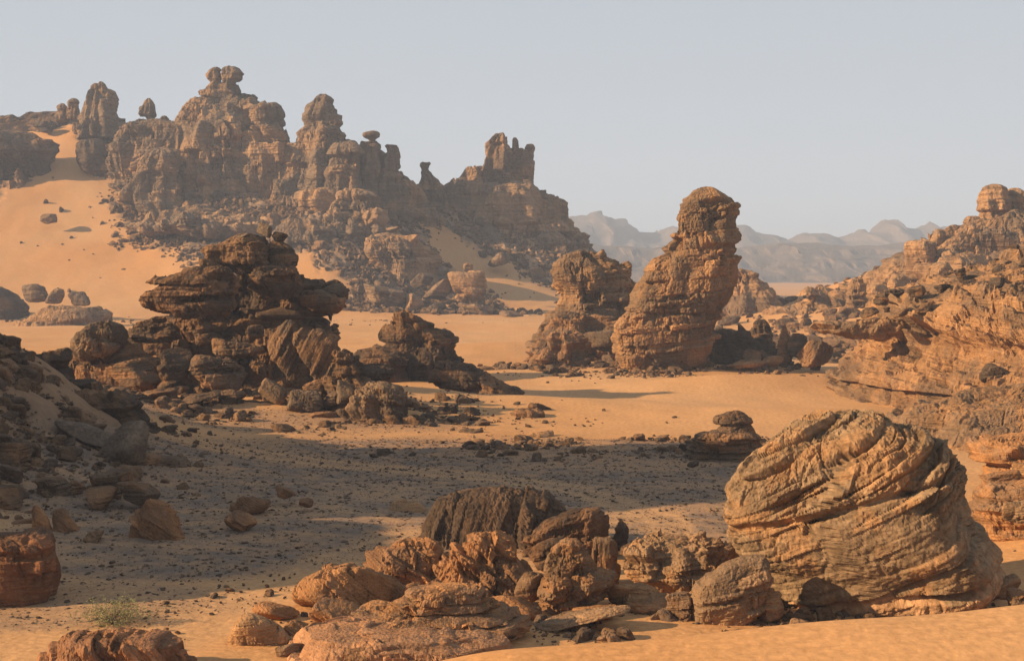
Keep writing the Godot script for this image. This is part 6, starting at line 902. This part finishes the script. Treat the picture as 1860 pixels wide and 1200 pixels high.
func scatter() -> void:
	var rng := RandomNumberGenerator.new()
	rng.seed = 77
	var brown := [tinted(Color(0.33, 0.215, 0.135)), tinted(Color(0.24, 0.17, 0.115)), tinted(Color(0.2, 0.148, 0.108))]
	var dark := [tinted(Color(0.13, 0.098, 0.075)), tinted(Color(0.18, 0.128, 0.09))]
	# scree below the crags: the largest are boulders of their own
	var small := []
	var big := 0
	for k in 26000:
		var x := rng.randf_range(-150.0, 62.0); var d := rng.randf_range(341.0, 452.0)
		var s := 1.0 - sand_share(x, d) + 0.35 * n_fbm.get_noise_2d(x * 0.03, d * 0.03)
		if rng.randf() > ss(0.1, 0.75, s) + 0.004: continue
		var p := on_ground(x, d)
		if p.y < 0.8: continue
		var size := 0.28 * pow(rng.randf(), -0.55)
		if size > 1.1 and big < 150:
			big += 1
			size = minf(size, 2.4)
			loose("scree_boulder", "loose brown boulder on the scree below the crags", "boulders on the scree below the crags", p + Vector3(0, 0.4, 0), Vector3(size * rng.randf_range(0.8, 1.4), size * rng.randf_range(0.6, 1.0), size), rng, brown)
		else:
			var g := rng.randf_range(0.75, 1.25)
			small.append([p, minf(size, 1.1), Color(0.27 * g, 0.185 * g, 0.125 * g)])
	stone_field("scree", "brown scree stones strewn below the crags", small, 0.7, 3)
	# dark gravel on the floor
	var floor_stones := []
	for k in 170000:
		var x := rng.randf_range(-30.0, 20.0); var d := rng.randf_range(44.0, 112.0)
		var g := gravel_and_shade_share(x, d) * (1.0 - 0.85 * track_at(x, d))
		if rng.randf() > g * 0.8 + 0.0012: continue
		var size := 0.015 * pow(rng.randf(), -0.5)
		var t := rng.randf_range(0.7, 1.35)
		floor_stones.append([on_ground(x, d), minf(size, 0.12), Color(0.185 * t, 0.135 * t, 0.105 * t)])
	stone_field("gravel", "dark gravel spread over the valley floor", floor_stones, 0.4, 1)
	# rubble round the foreground rocks, the mound and the dark pile
	var rub := []
	for z in [[12.5, 45.5, 6.0, 3.2, 1300, 0.05, 0.5], [3.0, 46.0, 4.0, 3.0, 600, 0.04, 0.45], [-10.0, 50.0, 6.0, 4.0, 200, 0.03, 0.2], [-34.0, 80.0, 9.0, 16.0, 5200, 0.08, 0.9], [-22.0, 108.0, 17.0, 6.0, 3200, 0.08, 0.8], [-8.0, 116.0, 9.0, 7.0, 260, 0.06, 0.5],
			[18.0, 156.0, 14.0, 6.0, 1200, 0.1, 0.8], [4.0, 162.0, 8.0, 7.0, 500, 0.1, 0.9], [6.0, 92.0, 13.0, 4.0, 1500, 0.07, 0.55], [20.0, 90.0, 6.0, 4.0, 500, 0.06, 0.4], [20.0, 50.0, 4.0, 6.0, 400, 0.05, 0.4], [70.0, 230.0, 30.0, 50.0, 2500, 0.3, 2.0], [108.0, 275.0, 30.0, 30.0, 2500, 0.3, 2.2], [-90.0, 320.0, 60.0, 14.0, 500, 0.1, 0.6]]:
		for k in int(z[4]):
			var x: float = z[0] + z[2] * rng.randfn() * 0.62; var d: float = z[1] + z[3] * rng.randfn() * 0.62
			if n_fbm.get_noise_2d(x * 0.12, d * 0.12) < -0.12 or d < 41.0: continue
			var t := rng.randf_range(0.65, 1.35)
			var c := Color(0.25 * t, 0.165 * t, 0.105 * t) if rng.randf() < 0.6 else Color(0.17 * t, 0.125 * t, 0.095 * t)
			rub.append([on_ground(x, d), minf(z[5] * pow(rng.randf(), -0.6), z[6]), c])
	stone_field("rubble", "broken stones strewn round the rocks on the sand", rub, 0.6, 2)
	# stones lying on the bare slope, on the spots of its own surface that are level enough
	var rests := []
	var blocks := 0
	for k in ROCKS.size():
		if ROCKS[k][1] != "rock_slope" and ROCKS[k][1] != "pile_core": continue
		var a: Array = made[k]
		var at: Vector3 = ROCKS[k][14]
		var n: int = a[0].size()
		var crest: bool = ROCKS[k][1] == "rock_slope"
		for m in (5200 if crest else 900):
			var v := rng.randi() % n
			var nn: Vector3 = a[1][v]
			var p: Vector3 = a[0][v] + at
			if nn.y < 0.35: continue
			if crest and rng.randf() > 0.04 + ss(7.0, 15.0, p.y + 3.0 * n_fbm.get_noise_2d(p.x * 0.1, p.z * 0.1)): continue
			var t := rng.randf_range(0.6, 1.3)
			var s := minf(0.13 * pow(rng.randf(), -0.62), 1.9)
			if s > 0.75 and crest and blocks < 90:
				blocks += 1
				loose("slope_stone", "loose dark stone lying on the bare slope", "loose stones on the bare slope", p, Vector3(s * rng.randf_range(0.9, 1.5), s * rng.randf_range(0.4, 0.8), s), rng, dark)
			else:
				rests.append([p, s, Color(0.19 * t, 0.135 * t, 0.098 * t)])
	stone_field("rubble", "small stones lying on the bare slope and the dark pile", rests, 0.5, 4)

func bush() -> void:
	var rng := RandomNumberGenerator.new()
	rng.seed = 9
	var t := Node3D.new()
	t.name = numbered("desert_bush")
	add_child(t)
	t.position = on_ground(-14.2, 46.3)
	t.scale = Vector3.ONE * 0.85
	tag(t, "sparse light green bush growing on the shaded gravel", "bush")
	var wood := StandardMaterial3D.new()
	wood.albedo_color = Color(0.2, 0.14, 0.09).linear_to_srgb(); wood.roughness = 0.9
	var leaf := StandardMaterial3D.new()
	leaf.vertex_color_use_as_albedo = true; leaf.roughness = 0.8; leaf.backlight = Color(0.3, 0.35, 0.15)
	leaf.cull_mode = BaseMaterial3D.CULL_DISABLED
	var lv := SurfaceTool.new(); lv.begin(Mesh.PRIMITIVE_TRIANGLES)
	for k in 60:
		var a := rng.randf() * TAU
		var reach := sqrt(rng.randf()) * 1.5
		var tip := Vector3(cos(a) * reach * 1.2 + (0.9 if k > 48 else 0.0), rng.randf_range(0.25, 1.15) * (1.2 - reach * 0.4), sin(a) * reach * 0.7)
		var st := SurfaceTool.new(); st.begin(Mesh.PRIMITIVE_TRIANGLES)
		var mid := Vector3(tip.x * 0.35, tip.y * 0.6, tip.z * 0.35) + Vector3(rng.randfn() * 0.12, 0.05, rng.randfn() * 0.12)
		var pts := [Vector3.ZERO, mid, tip]
		for s in 2:
			var p: Vector3 = pts[s]; var q: Vector3 = pts[s + 1]
			var w0 := 0.014 - 0.005 * s; var w1 := 0.009 - 0.006 * s
			var e := (q - p).cross(Vector3(0.1, 1, 0.2)).normalized(); var g := (q - p).cross(e).normalized()
			for m in 4:
				var u := TAU * m / 4.0; var v := TAU * (m + 1) / 4.0
				var a0 := p + (e * cos(u) + g * sin(u)) * w0; var a1 := p + (e * cos(v) + g * sin(v)) * w0
				var b0 := q + (e * cos(u) + g * sin(u)) * w1; var b1 := q + (e * cos(v) + g * sin(v)) * w1
				for z in [a0, b0, a1, a1, b0, b1]: st.add_vertex(z)
		st.generate_normals()
		shape(st.commit(), wood, "branch", t)
		for m in 70:
			var c := mid.lerp(tip, sqrt(rng.randf()) * 1.05) + Vector3(rng.randfn(), rng.randfn() * 0.7, rng.randfn()) * 0.15
			if c.y < 0.02: continue
			var x := Vector3(rng.randfn(), rng.randfn(), rng.randfn()).normalized() * rng.randf_range(0.02, 0.042)
			var y := x.cross(Vector3(rng.randfn(), rng.randfn(), rng.randfn())).normalized() * 0.016
			var n := x.cross(y).normalized()
			var g := rng.randf_range(0.75, 1.25)
			for z in [c - x, c + y, c + x, c - x, c + x, c - y]:
				lv.set_color(Color(0.21 * g, 0.205 * g, 0.075 * g)); lv.set_normal(n); lv.add_vertex(z)
	shape(lv.commit(), leaf, "foliage", t)

func _ready() -> void:
	var cam := Camera3D.new()
	cam.name = "camera"
	cam.position = Vector3(0, 12.5, 0)
	cam.rotation.x = -atan(110.0 / 2406.0)
	cam.fov = rad_to_deg(2.0 * atan(600.0 / 2406.0))
	cam.far = 12000.0
	add_child(cam)
	var env := Environment.new()
	env.background_mode = Environment.BG_SKY
	var sky := Sky.new()
	var air := ProceduralSkyMaterial.new()
	air.sky_top_color = Color(0.478, 0.517, 0.566)
	air.sky_horizon_color = Color(0.615, 0.624, 0.632)
	air.sky_curve = 0.2
	air.ground_horizon_color = Color(0.6, 0.55, 0.48)
	air.ground_bottom_color = Color(0.62, 0.5, 0.38)
	air.sun_angle_max = 1.0
	sky.sky_material = air
	env.sky = sky
	env.tonemap_mode = Environment.TONE_MAPPER_LINEAR
	env.tonemap_exposure = 2.05
	env.fog_enabled = true
	env.fog_density = 0.00042
	env.fog_light_color = Color(0.82, 0.89, 1.0)
	env.sdfgi_enabled = true
	env.ssao_enabled = true
	env.ssil_enabled = true
	var we := WorldEnvironment.new()
	we.name = "environment"
	we.environment = env
	add_child(we)
	var sun := DirectionalLight3D.new()
	sun.name = "sun"
	sun.basis = Basis.looking_at(Vector3(1.0, -0.42, -0.16).normalized())
	sun.light_color = Color(1.0, 0.86, 0.67)
	sun.light_energy = 1.6
	sun.light_angular_distance = 0.6
	sun.shadow_enabled = true
	add_child(sun)

	n_fbm = noise(FastNoiseLite.TYPE_SIMPLEX_SMOOTH, 4, 3)
	n_one = noise(FastNoiseLite.TYPE_SIMPLEX_SMOOTH, 1, 8)
	n_rough = noise(FastNoiseLite.TYPE_SIMPLEX_SMOOTH, 3, 21)
	n_cell = noise(FastNoiseLite.TYPE_CELLULAR, 1, 5)
	n_cell.cellular_return_type = FastNoiseLite.RETURN_CELL_VALUE
	n_edge = noise(FastNoiseLite.TYPE_CELLULAR, 1, 5)
	n_edge.cellular_return_type = FastNoiseLite.RETURN_DISTANCE2_SUB
	var beds := strata(11, 14)
	rock_near = surface(beds[0], beds[1], 0.36, 13.0, false)
	rock_mid = surface(beds[0], beds[1], 0.14, 38.0, false)
	rock_far = surface(beds[0], beds[1], 0.04, 120.0)
	var plain := grain(12, 0.02, 6, 0.0, 1.0, 512)
	pitted = surface(grain(18, 0.012, 6, 0.6, 1.0, 1024), grain(19, 0.012, 7, 0.0, 1.0, 1024), 0.25, 6.0)
	stone_mat = surface(grain(13, 0.02, 5, 0.62, 1.0, 512), plain, 0.3, 8.0)
	sheet_rock = surface(grain(16, 0.012, 6, 0.62, 1.0, 512), plain, 0.04, 60.0)
	sand_mat = surface(grain(14, 0.02, 5, 0.84, 1.0, 512), ripples(15), 0.2, 4.0)
	make_styles()
	build_ground()
	far_range("mountain_range", "far hazy mountain range with a flat-topped butte", PackedVector2Array([Vector2(-549, 33), Vector2(-287, 59), Vector2(-70, 68), Vector2(17, 81), Vector2(87, 99), Vector2(106, 103), Vector2(126, 104), Vector2(148, 102), Vector2(165, 95), Vector2(183, 89), Vector2(200, 80), Vector2(218, 73), Vector2(239, 80), Vector2(257, 85), Vector2(279, 78), Vector2(322, 80), Vector2(357, 87), Vector2(392, 77), Vector2(422, 69), Vector2(440, 62), Vector2(453, 71), Vector2(472, 76), Vector2(496, 72), Vector2(514, 65), Vector2(536, 73), Vector2(553, 79), Vector2(566, 75), Vector2(578, 82), Vector2(583, 93), Vector2(605, 93), Vector2(613, 82), Vector2(636, 79), Vector2(653, 85), Vector2(663, 89), Vector2(674, 82), Vector2(696, 83), Vector2(758, 72), Vector2(844, 85), Vector2(1019, 59), Vector2(1281, 24)]), 2100.0, 700.0, 3.0)
	far_range("mountain_range", "nearer hazy ridge in front of the far mountains", PackedVector2Array([Vector2(-206, 16), Vector2(-81, 28), Vector2(12, 37), Vector2(75, 48), Vector2(118, 43), Vector2(156, 39), Vector2(193, 47), Vector2(249, 40), Vector2(280, 43), Vector2(305, 48), Vector2(336, 47), Vector2(373, 42), Vector2(404, 43), Vector2(442, 47), Vector2(479, 39), Vector2(542, 28), Vector2(729, 12)]), 1500.0, 480.0, 17.0)
	made.resize(ROCKS.size())
	WorkerThreadPool.wait_for_group_task_completion(WorkerThreadPool.add_group_task(make_one, ROCKS.size()))
	var parents := {}
	for r in THINGS:
		var o := Node3D.new()
		o.name = numbered(r[0])
		add_child(o)
		o.position = r[3]
		tag(o, r[1], r[2])
		parents[r[0]] = o
	for k in ROCKS.size():
		var r: Array = ROCKS[k]
		var up: Node = parents.get(r[4], self)
		var tilt: float = styles[r[5]].turn
		var o := shape(to_mesh(turned(made[k], tilt)), material_for(r[5]), r[1], up)
		o.rotation.z = deg_to_rad(tilt)
		o.position = r[14] - (up.position if up != self else Vector3.ZERO)
		if up == self: tag(o, r[2], "boulder" if "boulder" in r[1] or "stone" in r[1] else "rock", r[3], "thing")
	for k in 9:
		stones.append(to_mesh(block_rock(Vector3.ONE, 8, 15.0, Basis(), styles["stone"], Vector3(k * 5.1, 0, 3), 26, 16, 100 + k)))
	scatter()
	bush()
